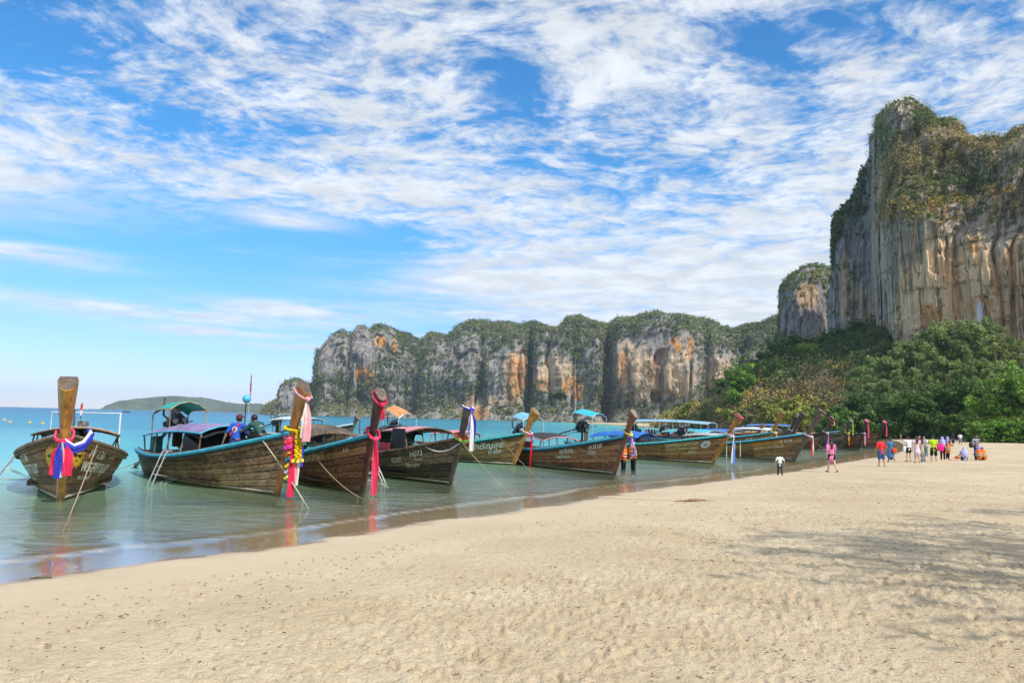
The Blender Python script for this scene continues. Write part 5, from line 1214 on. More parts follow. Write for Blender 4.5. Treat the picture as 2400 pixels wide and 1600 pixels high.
sash('b4', 'blue and white streamers from the top of the grey prow', 2.62, [('white', .02, 1.35, .13), ('blue', .14, 1.05, .10, -.04), ('lav', -.06, .8, .06)], ring=('blue', 'white'), ring_r=.19, ringdrop=.06)
sash('b5', 'red ribbon hanging from the orange prow into the water', 1.66, [('red', 0, 1.60, .15), ('lav', .12, .28, .16), ('skyb', .08, .34, .12)], ring=('pink', 'white'), ring_r=.26, ringdrop=.12)
sash('b6', 'thin lavender ribbon on the dark red prow beside the wading women', 1.86, [('lav', .05, .5, .10), ('pink', .0, .38, .06)], ring=('yellow',), ring_r=.20, ringdrop=.12, ring_w=.03)
sash('b7', 'white and blue streamers on the bright orange prow', 1.72, [('skyb', .02, 1.52, .18), ('white', -.12, 1.50, .10), ('white', .14, 1.44, .07)], ring=('white', 'lav'), ring_r=.24, ringdrop=.12)
sash('b7', 'faded red cloth capping the bright orange prow', 2.76, [('pink', .05, .22, .1, -.15)], ring=('pink',), ring_r=.19, ringdrop=.12)
sash('b8', 'red and white ribbons on the thick raked prow', 1.70, [('red', -.1, 1.25, .14), ('white', .06, 1.2, .12)], ring=('white', 'palepink'), ring_r=.27, ringdrop=.12)
sash('b10', 'cream and red ribbon on the tall amber prow', 1.78, [('orange', 0, .95, .14), ('yellow', .1, .5, .1)], ring=('white', 'yellow'), ring_r=.24, ringdrop=.1)
sash('b11', 'yellow ribbon down the edge of the black prow', 3.2, [('yellow', .02, .9, .10, -.22), ('pink', .02, 1.2, .08, -.3)], ring=('yellow',), ring_r=.20, ringdrop=.12, ring_w=.03)
sash('b11', 'white band round the neck of the black prow', 1.9, [('white', 0, .3, .1)], ring=('white',), ring_r=.24, ringdrop=.12)
sash('b12', 'blue, red and white streamers behind the woman in pink', 1.78, [('red', .08, 1.5, .14), ('palepink', 0, 1.45, .1), ('blue', -.12, 1.5, .14)], ring=('white',), ring_r=.24, ringdrop=.12)
sash('b12', 'red ribbon across the top of the black prow above the pale tarpaulin', 2.95, [('orange', 0, .5, .1, -.2), ('white', .1, .4, .1)], ring=('pink',), ring_r=.22, ringdrop=.16, ring_w=.03)
sash('b13', 'yellow-green ribbon folded over a dark prow', 2.95, [('lime', .02, 1.35, .11, .05)], ring=('lime',), ring_r=.2, ringdrop=.1, ring_w=.04); sash('b13', 'yellow and orange streamer at the waist of a dark prow', 1.75, [('yellow', 0, .7, .13), ('orange', .03, 1.2, .10)], ring=('yellow',), ring_r=.24, ringdrop=.1)
sash('b14', 'wide pink ribbon over the prow left of the far pair', 2.95, [('pink', 0, 1.6, .16, .06)], ring=('pink', 'pink'), ring_r=.2, ringdrop=.1, ring_w=.07); sash('b15', 'wide pink ribbon over the prow right of the far pair', 2.95, [('pink', 0, 1.5, .15, .06)], ring=('pink', 'pink'), ring_r=.2, ringdrop=.1, ring_w=.07)
sash('b14', 'pale pink streamer hanging low on the far pair of prows', 1.7, [('palepink', 0, 1.2, .14), ('skyb', .1, .8, .1)], ring=('white',), ring_r=.24)

def rope(label, a, b, sag=.12, r=.018, m=ROPE, mid=None):
    a, b = Vector(a), Vector(b); pts = []
    for i in range(15):
        f = i / 14; p = a.lerp(b, f); p.z -= sag * 4 * f * (1 - f); pts.append(p)
    tag(MB().tube(pts, r, 5).build('mooring_rope', m), label, 'rope', 'mooring ropes')
def seabed(x, y, dz=0.02):
    p = ground(x, y); return Vector((p.x, p.y, beach_z(p.x, p.y) + dz))
rope('pale rope running down from the head-on boat into shallow water', wp('b1', h1.pt(.90, 1.0, 1, .06)), seabed(150, 1215), .05, .014)
rope('slack rope from the garlanded boat down past its streamers', wp('b2', h2.pt(.93, 1, -1, .06)), seabed(725, 1172), -.05, .016, YROPE)
rope('pale rope sweeping across the side of the red-prowed boat', wp('b3', h3.pt(.74, 1, -1, .06)), seabed(905, 1175), .32, .014)
rope('looped line at the rail of the red-prowed boat', wp('b3', h3.pt(.74, 1, -1, .06)), wp('b3', h3.pt(.68, .80, -1, .05)), .10, .016, YROPE)
rope('taut rope from the foot of the grey prow to the sand', wp('b4', h4.stem(1.5) + Vector((.3, -.1, 0))), seabed(1210, 1165), .06, .010)
rope('rope from the aqua-railed boat running behind the red ribbon', wp('b5', h5.pt(.90, 1, -1, .06)), seabed(1290, 1140), .10, .010)
rope('rope across the lettering of the dark boat beside the wading women', wp('b6', h6.pt(.80, 1, -1, .06)), wp('b6', h6.pt(.97, .42, -1, .06)), .03, .016)
rope('rope from the thick raked prow down toward the sand', wp('b8', h8.stem(1.5) + Vector((.3, 0, 0))), seabed(1960, 1064), .05, .010)
rope('white looped line at the bow of the grey-prowed boat', wp('b4', h4.pt(.88, .98, -1, .06)), wp('b4', h4.stem(1.45) + Vector((.2, -.1, 0))), .22, .020, WHITE)
rope('long drooping line off the stern of the garlanded boat', wp('b2', (-9.0, -.4, .7)), wp('b2', (-11.4, -.9, .02)), .12, .014, YROPE)
#@@PEOPLE
# ------------------------------------------------------------------ people
SKIN = mat('skin_tan', (0.42, 0.235, 0.15), 0.55, var=0.1); SKIN2 = mat('skin_brown', (0.22, 0.115, 0.07), 0.55, var=0.1); SKIN3 = mat('skin_light', (0.55, 0.34, 0.24), 0.55, var=0.1)
HAIRM = mat('dark_hair', (0.018, 0.013, 0.012), 0.5, var=0.4, vscale=30); HAIRB = mat('brown_hair', (0.05, 0.026, 0.018), 0.5, var=0.4, vscale=30)
EYE = mat('eye_dark', (0.01, 0.008, 0.008), 0.3)
def blend(mb, name, m, par, voxel=0.013, dec=0.28, smooth_it=4):
    """fuse overlapping limbs into one continuous surface"""
    o = link(name, mb.mesh(name), None, None)
    r = o.modifiers.new('r', 'REMESH'); r.mode = 'VOXEL'; r.voxel_size = voxel
    s_ = o.modifiers.new('s', 'SMOOTH'); s_.iterations = smooth_it; s_.factor = 0.5
    d = o.modifiers.new('d', 'DECIMATE'); d.ratio = dec
    bpy.context.view_layer.update()
    me = bpy.data.meshes.new_from_object(o.evaluated_get(bpy.context.evaluated_depsgraph_get()))
    old = o.data; o.modifiers.clear(); o.data = me; bpy.data.meshes.remove(old); me.name = name
    me.polygons.foreach_set('use_smooth', np.ones(len(me.polygons), bool)); me.materials.append(m); o.parent = par
    return o
def limb(mb, pts, rs, n=8, flat=None):
    mb.tube(pts, rs, n, True, flat)
    for p, r in zip(pts, rs): mb.ball(p, (r * (flat or 1) if flat else r, r, r), 8, 5)
def skeleton(h, pose):
    J = {}; g = pose.get
    l = g('lean', 0.03); pel = Vector((0, 0, 0)); tw = Vector((math.sin(l), 0, math.cos(l)))
    J['pel'] = pel; J['waist'] = pel + tw * .10 * h; J['chest'] = pel + tw * .235 * h; J['neck'] = pel + tw * .325 * h
    hl = g('head', 0.1); J['head'] = J['neck'] + Vector((math.sin(l * .5 + hl), 0, math.cos(l * .5 + hl))) * .085 * h
    for s_, k in ((1, 'l'), (-1, 'r')):
        a = g('leg_' + k, 0.0); kn = g('knee_' + k, 0.08); sp = g('spread', 0.02)
        hip = pel + Vector((0, s_ * .052 * h, -.005 * h)); J['hip_' + k] = hip
        knee = hip + Vector((math.sin(a), s_ * sp, -math.cos(a))) * .245 * h; J['knee_' + k] = knee
        b = a - kn; ank = knee + Vector((math.sin(b), s_ * sp * .4, -math.cos(b))) * .235 * h; J['ank_' + k] = ank
        fa = g('foot_' + k, None); fd = Vector((math.cos(b * .5), s_ * .12, math.sin(b) * .9 if fa is None else fa)).normalized()
        J['toe_' + k] = ank + fd * .105 * h + Vector((0, 0, -.022 * h)); J['heel_' + k] = ank + Vector((-.015 * h, 0, -.022 * h))
        sh = J['chest'] + tw * .055 * h + Vector((0, s_ * .112 * h, 0)); J['sh_' + k] = sh
        sa = g('arm_' + k, 0.0); so = g('out_' + k, 0.14); el_ = g('elbow_' + k, 0.25); tn = g('turn_' + k, 0.0)
        d1 = Vector((math.sin(sa) * math.cos(so), s_ * math.sin(so), -math.cos(sa) * math.cos(so)))
        elb = sh + d1 * .175 * h; J['elb_' + k] = elb
        q = sa + el_; d2 = Vector((math.sin(q) * math.cos(so * .4), s_ * math.sin(so * .4) - s_ * tn, -math.cos(q) * math.cos(so * .4))).normalized()
        J['wr_' + k] = elb + d2 * .15 * h; J['hd_' + k] = d2
    lo = min(J['toe_l'].z, J['toe_r'].z, J['heel_l'].z, J['heel_r'].z) - .012 * h
    if g('sit') is not None: lo = -.085 * h
    up = Vector((0, 0, -lo + (g('sit') or 0)))
    return {k: (v + up if not k.startswith('hd_') else v) for k, v in J.items()}
def person(label, pos, h=1.62, face=90, pose=None, skin=None, hair=('short', None), top=None, bottom=None, extra=(), group=None, shoes=None):
    pose = pose or {}; J = skeleton(h, pose); sk = skin or SKIN
    o = empty('person', pos, R(face)); tag(o, label, 'person', group)
    b = MB(); limb(b, [J['pel'], J['waist'], J['chest'], J['chest'].lerp(J['neck'], .5)], [.082 * h, .070 * h, .090 * h, .060 * h], 12, .68)
    limb(b, [J['chest'].lerp(J['neck'], .4), J['neck'], J['head']], [.045 * h, .030 * h, .032 * h]); hd = J['head']
    b.ball(hd + Vector((.004 * h, 0, .012 * h)), (.058 * h, .047 * h, .066 * h), 12, 9); b.ball(hd + Vector((.056 * h, 0, 0)), (.012 * h, .008 * h, .012 * h), 6, 4); b.ball(hd + Vector((.03 * h, 0, -.04 * h)), (.028 * h, .03 * h, .02 * h), 8, 5)
    for s_, k in ((1, 'l'), (-1, 'r')):
        b.ball(hd + Vector((0, s_ * .048 * h, 0)), (.012 * h, .008 * h, .018 * h), 6, 4)
        limb(b, [J['hip_' + k] + Vector((0, 0, .02 * h)), J['hip_' + k].lerp(J['knee_' + k], .35), J['knee_' + k]], [.054 * h, .050 * h, .034 * h]); limb(b, [J['knee_' + k], J['knee_' + k].lerp(J['ank_' + k], .35), J['ank_' + k]], [.033 * h, .034 * h, .019 * h])
        limb(b, [J['heel_' + k], J['heel_' + k].lerp(J['toe_' + k], .6), J['toe_' + k]], [.020 * h, .021 * h, .014 * h])
        limb(b, [J['chest'].lerp(J['sh_' + k], .6), J['sh_' + k], J['sh_' + k].lerp(J['elb_' + k], .5), J['elb_' + k]], [.042 * h, .036 * h, .029 * h, .023 * h]); limb(b, [J['elb_' + k], J['elb_' + k].lerp(J['wr_' + k], .4), J['wr_' + k]], [.023 * h, .023 * h, .015 * h])
        d = J['hd_' + k]; wr = J['wr_' + k]; side = Vector((0, 0, 1)).cross(d); side = side.normalized() if side.length > .05 else Vector((1, 0, 0)); b.ball(wr + d * .03 * h, (.019 * h,) * 3, 8, 5); pn = d.cross(side)
        for f in range(4):
            st = wr + d * .045 * h + side * (f - 1.5) * .0115 * h; ln = (.040, .046, .043, .034)[f] * h
            limb(b, [st, st + d * ln * .55, st + d * ln * .85 + pn * ln * .35], [.0075 * h, .007 * h, .0058 * h], 6)
        st = wr + d * .018 * h + side * .016 * h; limb(b, [st, st + (d * .6 + side * .8).normalized() * .022 * h, st + d * .036 * h + side * .02 * h], [.009 * h, .008 * h, .006 * h], 6)
    blend(b, 'body', sk, o, 0.012 * max(h / 1.62, .6))
    e = MB()
    for s_ in (1, -1): e.ball(hd + Vector((.053 * h, s_ * .019 * h, .014 * h)), .0065 * h, 6, 4)
    e.build('eyes', EYE, o); MB().box(hd + Vector((.056 * h, 0, -.03 * h)), (.006 * h, .024 * h, .005 * h)).build('mouth', mat('lips', (.3, .1, .09), .5), o)
    ht, hm = hair
    if ht in ('short', 'long', 'tied'):
        q = MB(); q.ball(hd + Vector((-.010 * h, 0, .024 * h)), (.062 * h, .055 * h, .064 * h), 12, 8)
        if ht == 'long': limb(q, [hd + Vector((-.03 * h, 0, .01 * h)), hd + Vector((-.055 * h, 0, -.08 * h)), hd + Vector((-.075 * h, .01 * h, -.19 * h)), hd + Vector((-.07 * h, .005 * h, -.27 * h))], [.05 * h, .058 * h, .046 * h, .018 * h], 10, .6)
        if ht == 'tied': q.ball(hd + Vector((-.06 * h, 0, .05 * h)), .026 * h)
        blend(q, 'hair', hm or HAIRM, o, .012, .5)
    elif ht == 'hijab':
        q = MB(); q.ball(hd + Vector((-.012 * h, 0, .014 * h)), (.066 * h, .060 * h, .074 * h), 12, 8); limb(q, [hd + Vector((-.015 * h, 0, -.03 * h)), J['neck'] + Vector((-.01 * h, 0, .0)), J['chest'] + Vector((-.012 * h, 0, .03 * h)), J['waist'].lerp(J['chest'], .45) + Vector((-.015 * h, 0, 0))][:3 if 'vest' in extra else 4], [.056 * h, .078 * h, (.09 if 'vest' in extra else .128) * h, .132 * h][:3 if 'vest' in extra else 4], 12, .72)
        blend(q, 'headscarf', hm, o, .014, .4)
    elif ht == 'cap':
        q = MB(); q.ball(hd + Vector((-.004 * h, 0, .030 * h)), (.064 * h, .057 * h, .052 * h), 12, 8); blend(q, 'cap', hm, o, .012, .5); MB().box(hd + Vector((.075 * h, 0, .028 * h)), (.06 * h, .08 * h, .010 * h), (0, .15, 0)).build('cap_brim', hm, o)
        q = MB(); q.ball(hd + Vector((-.022 * h, 0, .0)), (.045 * h, .053 * h, .05 * h), 10, 6); blend(q, 'hair', HAIRM, o, .012, .5)
    if top:
        m_, slv = top[0], top[1]; hem = top[2] if len(top) > 2 else 0.0; q = MB(); lo = J['pel'] - (J['waist'] - J['pel']).normalized() * hem * h
        limb(q, [lo, J['waist'], J['chest'], J['chest'].lerp(J['neck'], .55)], [(.094 + hem * .12) * h, .086 * h, .104 * h, .066 * h], 14, .72)
        if slv > 0:
            for k in 'lr':
                limb(q, [J['chest'].lerp(J['sh_' + k], .6), J['sh_' + k], J['sh_' + k].lerp(J['elb_' + k], min(1, slv))], [.052 * h, .047 * h, .042 * h])
                if slv > 1: limb(q, [J['elb_' + k], J['elb_' + k].lerp(J['wr_' + k], slv - 1)], [.034 * h, .028 * h])
        blend(q, 'shirt', m_, o, .014, .4, 3)
    if bottom:
        kind, m_ = bottom[0], bottom[1]; q = MB()
        if kind in ('shorts', 'pants'):
            limb(q, [J['pel'] + (J['waist'] - J['pel']) * .55, J['pel']], [.085 * h, .094 * h], 14, .76); f = bottom[2] if len(bottom) > 2 else (.6 if kind == 'shorts' else 1)
            for k in 'lr':
                limb(q, [J['hip_' + k], J['hip_' + k].lerp(J['knee_' + k], min(1, f))], [.064 * h, (.060 if f < 1 else .046) * h])
                if kind == 'pants': limb(q, [J['knee_' + k], J['ank_' + k]], [.046 * h, .036 * h])
        else:                                          # skirt or dress down to a fraction of the leg
            f = bottom[2]; mid = (J['knee_l'] + J['knee_r']) / 2; ml = (J['ank_l'] + J['ank_r']) / 2; low = J['pel'].lerp(mid, min(1, f)) if f <= 1 else mid.lerp(ml, f - 1)
            limb(q, [J['waist'], J['pel'], low], [.078 * h, .098 * h, (.115 + .035 * f) * h], 14, .85)
        blend(q, {'shorts': 'shorts', 'pants': 'trousers'}.get(kind, 'skirt'), m_, o, .014, .4, 3)
    if shoes:
        q = MB()
        for k in 'lr': limb(q, [J['heel_' + k] - Vector((.01 * h, 0, .008 * h)), J['toe_' + k] - Vector((0, 0, .006 * h))], [.019 * h, .022 * h])
        blend(q, 'sandals', shoes, o, .012, .5)
    for ex in extra:
        if ex == 'vest': life_vest_on(o, J, h)
        elif ex[0] == 'emblem':
            c = J['chest'] + Vector((-.078 * h, 0, -.02 * h)); r_ = .052 * h
            for rr, mm, dx in ((r_, ex[1], 0), (r_ * .55, ex[2], -.004)):
                MB().tube([c + Vector((dx - .006, 0, 0)), c + Vector((dx + .03, 0, 0))], rr, 16).build('shirt_emblem', mm, o)
        elif ex[0] == 'strap': MB().tube([J['sh_r'] + Vector((-.05 * h, .03 * h, .03 * h)), J['chest'] + Vector((-.082 * h, 0, 0)), J['waist'] + Vector((-.075 * h, .07 * h, 0))], .012 * h, 6).build('bag_strap', ex[1], o)
    o['J'] = 0; del o['J']
    return o, J
VESTO = cloth('vest_orange', (.74, .17, .03)); VESTR = mat('vest_reflective', (.74, .66, .42), .4); VESTB = mat('vest_band', (.10, .03, .03), .7)
def vest_mesh(par, c0, c1, c2, h, flat=.82):
    q = MB(); limb(q, [c0, c1, c2], [.122 * h, .134 * h, .118 * h], 14, flat); blend(q, 'vest_panel', VESTO, par, .016, .4, 2)
    for f, mm in ((.18, VESTB), (.30, VESTR), (.52, VESTB), (.64, VESTR)):
        p = c0.lerp(c2, f); MB().tube([p - Vector((0, 0, .014 * h)), p + Vector((0, 0, .014 * h))], (.139 - .02 * abs(f - .4)) * h, 18, True, flat * 1.01).build('vest_stripe', mm, par)
def life_vest_on(o, J, h):
    e = empty('life_vest', (0, 0, 0), 0, o); vest_mesh(e, J['pel'] + (J['waist'] - J['pel']) * .3, J['waist'].lerp(J['chest'], .5), J['chest'] + Vector((0, 0, .035 * h)), h)
def stand(px, py):
    z = .4
    for _ in range(6):
        p = ground(px, py, z); z = beach_z(p.x, p.y)
    return Vector((p.x, p.y, z - .005))
PK = cloth('pink_shirt', (.70, .20, .40)); BKC = cloth('black_cloth', (.014, .014, .018)); WHC = cloth('white_cloth', (.72, .72, .72)); REDC = cloth('red_shirt', (.66, .04, .045)); BLC = cloth('blue_denim', (.045, .10, .26)); BLD = cloth('blue_dress', (.07, .17, .36)); LIME = cloth('lime_shirt', (.50, .66, .03))
LIL = cloth('lilac_scarf', (.34, .32, .66)); LIL2 = cloth('pale_lilac_scarf', (.44, .44, .74)); MAROON = cloth('maroon_cloth', (.16, .03, .045)); NAVYC = cloth('navy_cloth', (.02, .025, .06)); BLUES = cloth('bright_blue_shirt', (.03, .11, .52)); GREENS_ = cloth('dark_green_shirt', (.035, .10, .085)); PINKW = cloth('pale_pink_dress', (.66, .52, .60)); GREYP = cloth('patterned_grey', (.34, .33, .38), .5); PURC = cloth('purple_shirt', (.24, .16, .42))
PSC = cloth('pink_white_scarf', (.66, .50, .60), .35); GYC = cloth('grey_green_cloth', (.24, .30, .29))
person('woman with long black hair, pink shirt and black shorts walking away', stand(1949, 1106), 1.62, 96, dict(leg_l=.22, leg_r=-.30, knee_r=.35, knee_l=.05, arm_l=-.25, arm_r=.35, out_r=.3, out_l=.2), SKIN3, ('long', HAIRM), (PK, .85, .10), ('shorts', BKC, .45), shoes=BKC)
person('small child in white shirt and dark trousers at the water edge', stand(1828, 1114), 0.98, 88, dict(leg_l=.25, leg_r=-.2, knee_r=.25, out_l=.45, out_r=.6), SKIN, ('short', HAIRB), (WHC, .8, .03), ('pants', NAVYC))
person('person in red shirt and blue shorts with black cap walking on sand', stand(2066, 1093), 1.60, 92, dict(leg_l=.12, leg_r=-.15, knee_r=.15, out_l=.25, out_r=.25, elbow_l=.6, elbow_r=.5), SKIN, ('cap', BKC), (REDC, .9, .04), ('shorts', BLC, .95))
person('woman in blue dress with a red shoulder bag stepping forward', stand(2088, 1083), 1.58, 80, dict(leg_l=.3, leg_r=-.35, knee_r=.6, arm_r=.3, elbow_r=1.2, out_r=.35), SKIN, ('cap', HAIRB), (BLD, .5, .04), ('dress', BLD, 1.1))
person('woman in white top and black shorts raising an arm to her hair', stand(2130, 1081), 1.60, 95, dict(arm_l=2.0, elbow_l=1.6, out_l=.7, leg_l=.05, leg_r=-.05, arm_r=1.4, elbow_r=1.5), SKIN3, ('tied', HAIRB), (WHC, .4, .02), ('shorts', BKC, .55), shoes=BKC)
person('woman with very long brown hair in a short pale pink dress', stand(2150, 1084), 1.62, 84, dict(leg_l=.08, leg_r=-.1, out_r=.22), SKIN3, ('long', HAIRB), (PINKW, .2, .03), ('dress', PINKW, .55), shoes=BKC)
person('woman in dark maroon top standing behind the pale pink dress', stand(2156, 1071), 1.62, 250, dict(elbow_l=1.2, elbow_r=1.2), SKIN, ('short', HAIRM), (MAROON, .8), ('pants', GYC))
person('woman in white blouse bending slightly behind the lime shirt', stand(2171, 1070), 1.58, 200, dict(lean=.25, elbow_l=.9), SKIN3, ('tied', HAIRM), (WHC, .9, .02), ('pants', GYC))
lime_o, lime_J = person('person in lime-green shirt and black shorts with bare calves', stand(2189, 1083), 1.64, 80, dict(spread=.10, arm_l=.8, elbow_l=1.0, out_r=.22), SKIN3, ('short', HAIRM), (LIME, .9, .05), ('shorts', BKC, .9), shoes=BKC)
person('woman in lilac headscarf and dark trousers, nearer of the pair', stand(2210, 1077), 1.55, 60, dict(elbow_l=.8, elbow_r=1.1), SKIN, ('hijab', LIL2), (MAROON, 1.9, .10), ('pants', BKC))
person('woman in violet headscarf and dark trousers, farther of the pair', stand(2222, 1075), 1.55, 10, dict(arm_l=.3, elbow_l=1.3, elbow_r=1.3), SKIN, ('hijab', LIL), (MAROON, 1.9, .08), ('pants', BKC))
person('distant person in dark clothes standing far up the beach', stand(2234, 1042), 1.62, 95, dict(), SKIN2, ('short', HAIRM), (BKC, .9), ('dress', BKC, .9))
person('distant person in white and blue top walking far up the beach', stand(2251, 1042), 1.55, 70, dict(leg_l=.2, leg_r=-.2, knee_r=.3), SKIN2, ('short', HAIRM), (WHC, .8), ('shorts', PURC, .9))
person('person in grey patterned shirt facing the sea, hand at chin', stand(2289, 1071), 1.62, 262, dict(arm_l=.35, elbow_l=2.1, turn_l=.5, arm_r=.1, elbow_r=1.0, out_r=.5), SKIN2, ('short', HAIRM), (GREYP, .95, .06), ('pants', NAVYC), extra=(('strap', BKC),))
sitp = dict(sit=.0, leg_l=1.75, leg_r=1.75, knee_l=2.3, knee_r=2.3, spread=.12, arm_l=.7, arm_r=.7, elbow_l=.7, elbow_r=.7, lean=.15)
person('woman in pale lilac headscarf sitting on the sand', stand(2262, 1078), 1.58, 70, dict(sitp, lean=.35), SKIN, ('hijab', LIL2), (LIL2, 1.8, .02), ('pants', NAVYC))
person('seated woman in violet headscarf wearing an orange life vest', stand(2296, 1077), 1.58, 75, sitp, SKIN, ('hijab', LIL), (PURC, 1.8), ('pants', BKC), extra=('vest',))
person('seated person in orange life vest, farthest right on the sand', stand(2308, 1077), 1.55, 110, dict(sitp, lean=.3), SKIN, ('hijab', PURC), (PURC, 1.8), ('pants', BKC), extra=('vest',))
def wade(px, py):
    p = ground(px, py, 0); return Vector((p.x, p.y, beach_z(p.x, p.y)))
person('wading woman in pink scarf and faded orange life vest, right of two', wade(1484, 1101), 1.62, 200, dict(elbow_l=.9, elbow_r=1.0, lean=.1), SKIN, ('hijab', PSC), (PURC, 1.8), ('pants', BKC), extra=('vest',))
person('wading woman in red-orange life vest, left of two beside the prow', wade(1461, 1100), 1.50, 320, dict(elbow_l=1.3, elbow_r=1.0, lean=.1), SKIN, ('hijab', cloth('white_scarf', (.66, .62, .66), .2)), (REDC, 1.8), ('pants', BKC), extra=('vest',))
deckz = h2.g(.82) - .045
person('man in bright blue shirt and maroon cap sitting on the bow deck', wp('b2', (-1.95, -.42, deckz)), 1.70, 70, dict(sit=.0, leg_l=1.5, leg_r=1.6, knee_l=1.2, knee_r=2.0, spread=.2, lean=.22, arm_l=-.35, out_l=.5, elbow_l=.1, arm_r=.5, elbow_r=.8), SKIN2, ('cap', MAROON), (BLUES, .8, .02), ('shorts', NAVYC, .95), extra=(('emblem', WHC, BLUES), ('strap', REDC)))
person('man in dark green shirt crouching beside the garlanded prow', wp('b2', (-1.15, .10, h2.g(.9) - .05)), 1.70, 150, dict(sit=.0, leg_l=1.6, leg_r=1.7, knee_l=2.1, knee_r=2.0, spread=.2, lean=.75, head=.3, arm_l=.9, elbow_l=.5, arm_r=.8, elbow_r=.6), SKIN2, ('short', HAIRM), (GREENS_, .9, .02), ('pants', BKC), extra=(('emblem', mat('shirt_print', (.45, .5, .5), .8), GREENS_),))

# ---- things carried or set down
def bag(label, pos, w_, d_, h_, m, strap=None, tilt=0.0, name='bag', rz=0.0):
    o = empty(name, pos, rz); q = MB(); q.ball((0, 0, h_ * .45), (w_ * .5, d_ * .5, h_ * .5), 14, 9); q.box((0, 0, h_ * .3), (w_ * .8, d_ * .7, h_ * .5), taper=.75)
    blend(q, 'bag_body', m, o, max(.012, h_ * .05), .5); MB().tube([(-w_ * .25, 0, h_ * .8), (-w_ * .18, 0, h_ * 1.25), (w_ * .18, 0, h_ * 1.25), (w_ * .25, 0, h_ * .8)], .014, 5).build('bag_strap', strap or m, o); o.rotation_euler = (tilt, 0, rz)
    return tag(o, label, 'bag')
def near(px, py, z, dx=0, dy=0):
    p = stand(px, py); return Vector((p.x + dx, p.y + dy, p.z + z))
bag('hot pink drawstring bag hanging at the lime shirt', near(2200, 1083, .72, .02, -.22), .46, .22, .50, cloth('hot_pink_bag', (.74, .02, .22)), BKC, name='drawstring_bag')
bag('white shoulder bag on the woman in black shorts', near(2121, 1081, .62, -.05, -.1), .26, .14, .42, WHC, WHC, name='shoulder_bag')
bag('red-orange shoulder bag beside the blue dress', near(2094, 1083, .60, .02, -.15), .32, .18, .36, cloth('red_orange_bag', (.72, .07, .03)), BKC, name='shoulder_bag')
bag('dark backpack held at the hip of the patterned shirt', near(2276, 1071, .72, -.05, -.15), .36, .22, .46, cloth('dark_backpack', (.05, .03, .03)), BKC, name='backpack')
o = tag(empty('beach_bag', near(2160, 1083, 0, .05, -.1)), 'limp grey triangular bag dangling beside the pale pink dress', 'bag'); q = MB(); q.add([(-.10, -.05, 0), (.16, -.05, .02), (.17, .06, .02), (-.1, .06, 0), (-.02, -.02, .62), (.03, -.02, .62), (.03, .03, .62), (-.02, .03, .62), (-.13, -.07, .12), (.12, -.07, .2), (.12, .07, .2), (-.13, .07, .12)], [(0, 3, 2, 1), (0, 1, 9, 8), (1, 2, 10, 9), (2, 3, 11, 10), (3, 0, 8, 11), (8, 9, 5, 4), (9, 10, 6, 5), (10, 11, 7, 6), (11, 8, 4, 7), (4, 5, 6, 7)]); q.build('bag_body', cloth('grey_bag', (.17, .20, .23)), o); MB().tube([(0, 0, .6), (-.02, 0, .78)], .01, 5).build('bag_handle', BKC, o)
def loose_vest(label, pos, rot):
    o = tag(empty('life_vest', pos), label, 'life vest'); vest_mesh(o, Vector((0, 0, 0)), Vector((0, 0, .16)), Vector((0, 0, .34)), 1.35, .6); o.rotation_euler = rot; return o
loose_vest('orange life vest carried under the arm of a lilac-scarfed woman', near(2217, 1077, .62, .0, -.25), (.1, .2, .8))
loose_vest('orange life vest lying crumpled on the sand beside the seated women', near(2243, 1077, .16), (.2, 1.2, .4))
tag(MB().box(near(2236, 1079, .03), (.7, .3, .04), (0, 0.05, .3)).build('beach_mat', cloth('pink_mat', (.62, .16, .18))), 'flat pink mat on the sand by the crumpled life vest', 'mat')
for k in range(4):
    o = tag(empty('life_vest', wp('b2', (-6.9 + .62 * k, .35, .98 + .05 * (k % 2)))), ['orange life vest at the stern end of the row inside the garlanded boat', 'second orange life vest from the stern inside the garlanded boat', 'third orange life vest from the stern inside the garlanded boat', 'orange life vest nearest the dark curtain inside the garlanded boat'][k], 'life vest', 'life vests piled in the boat')
    vest_mesh(o, Vector((-.2, 0, 0)), Vector((0, 0, .05)), Vector((.2, 0, 0)), 1.5, .7); o.rotation_euler = (0, 0, b2.rotation_euler.z + .2 * k)
# ---- litter with imitated shadow dashes, driftwood and rope on the sand
p = stand(1625, 1176)
o = tag(empty('driftwood_branch', p + Vector((0, 0, .01)), R(8)), 'reddish brown driftwood branch lying on the sand by the waterline', 'driftwood')
MB().tube([(-.55, 0, .02), (-.2, .05, .03), (.2, -.02, .025), (.75, .06, .02)], [.012, .024, .02, .008], 7).build('branch', mat('driftwood', (.26, .15, .09), .85, var=.4, vscale=8), o); MB().tube([(-.1, .04, .05), (.15, .22, .05), (.5, .28, .03)], [.03, .02, .008], 6).build('twig', MATS['driftwood'], o)
pts = [stand(x, y) + Vector((0, 0, .012)) for x, y in ((1410, 1167), (1450, 1169), (1500, 1171), (1560, 1173), (1610, 1176), (1660, 1172), (1678, 1176))]
tag(MB().tube(pts, .014, 5).build('sand_rope', ROPE), 'thin rope stretched over the sand to the driftwood branch', 'rope')
sw = MB(); p = stand(100, 1353)
for k in range(30): sw.ball((max(-.2, min(.2, random.gauss(0, .12))), max(-.08, min(.08, random.gauss(0, .05))), .01), (.05, .03, .02), 6, 4)
sw.ball((0, 0, .005), (.26, .10, .015), 10, 4); o = sw.build('seaweed_clump', mat('seaweed', (.10, .085, .03), .7, var=.4), None, True); o.location = p; o.scale = (.55, .55, .55); tag(o, 'brown seaweed clump on the wet sand near the head-on boat', 'seaweed')
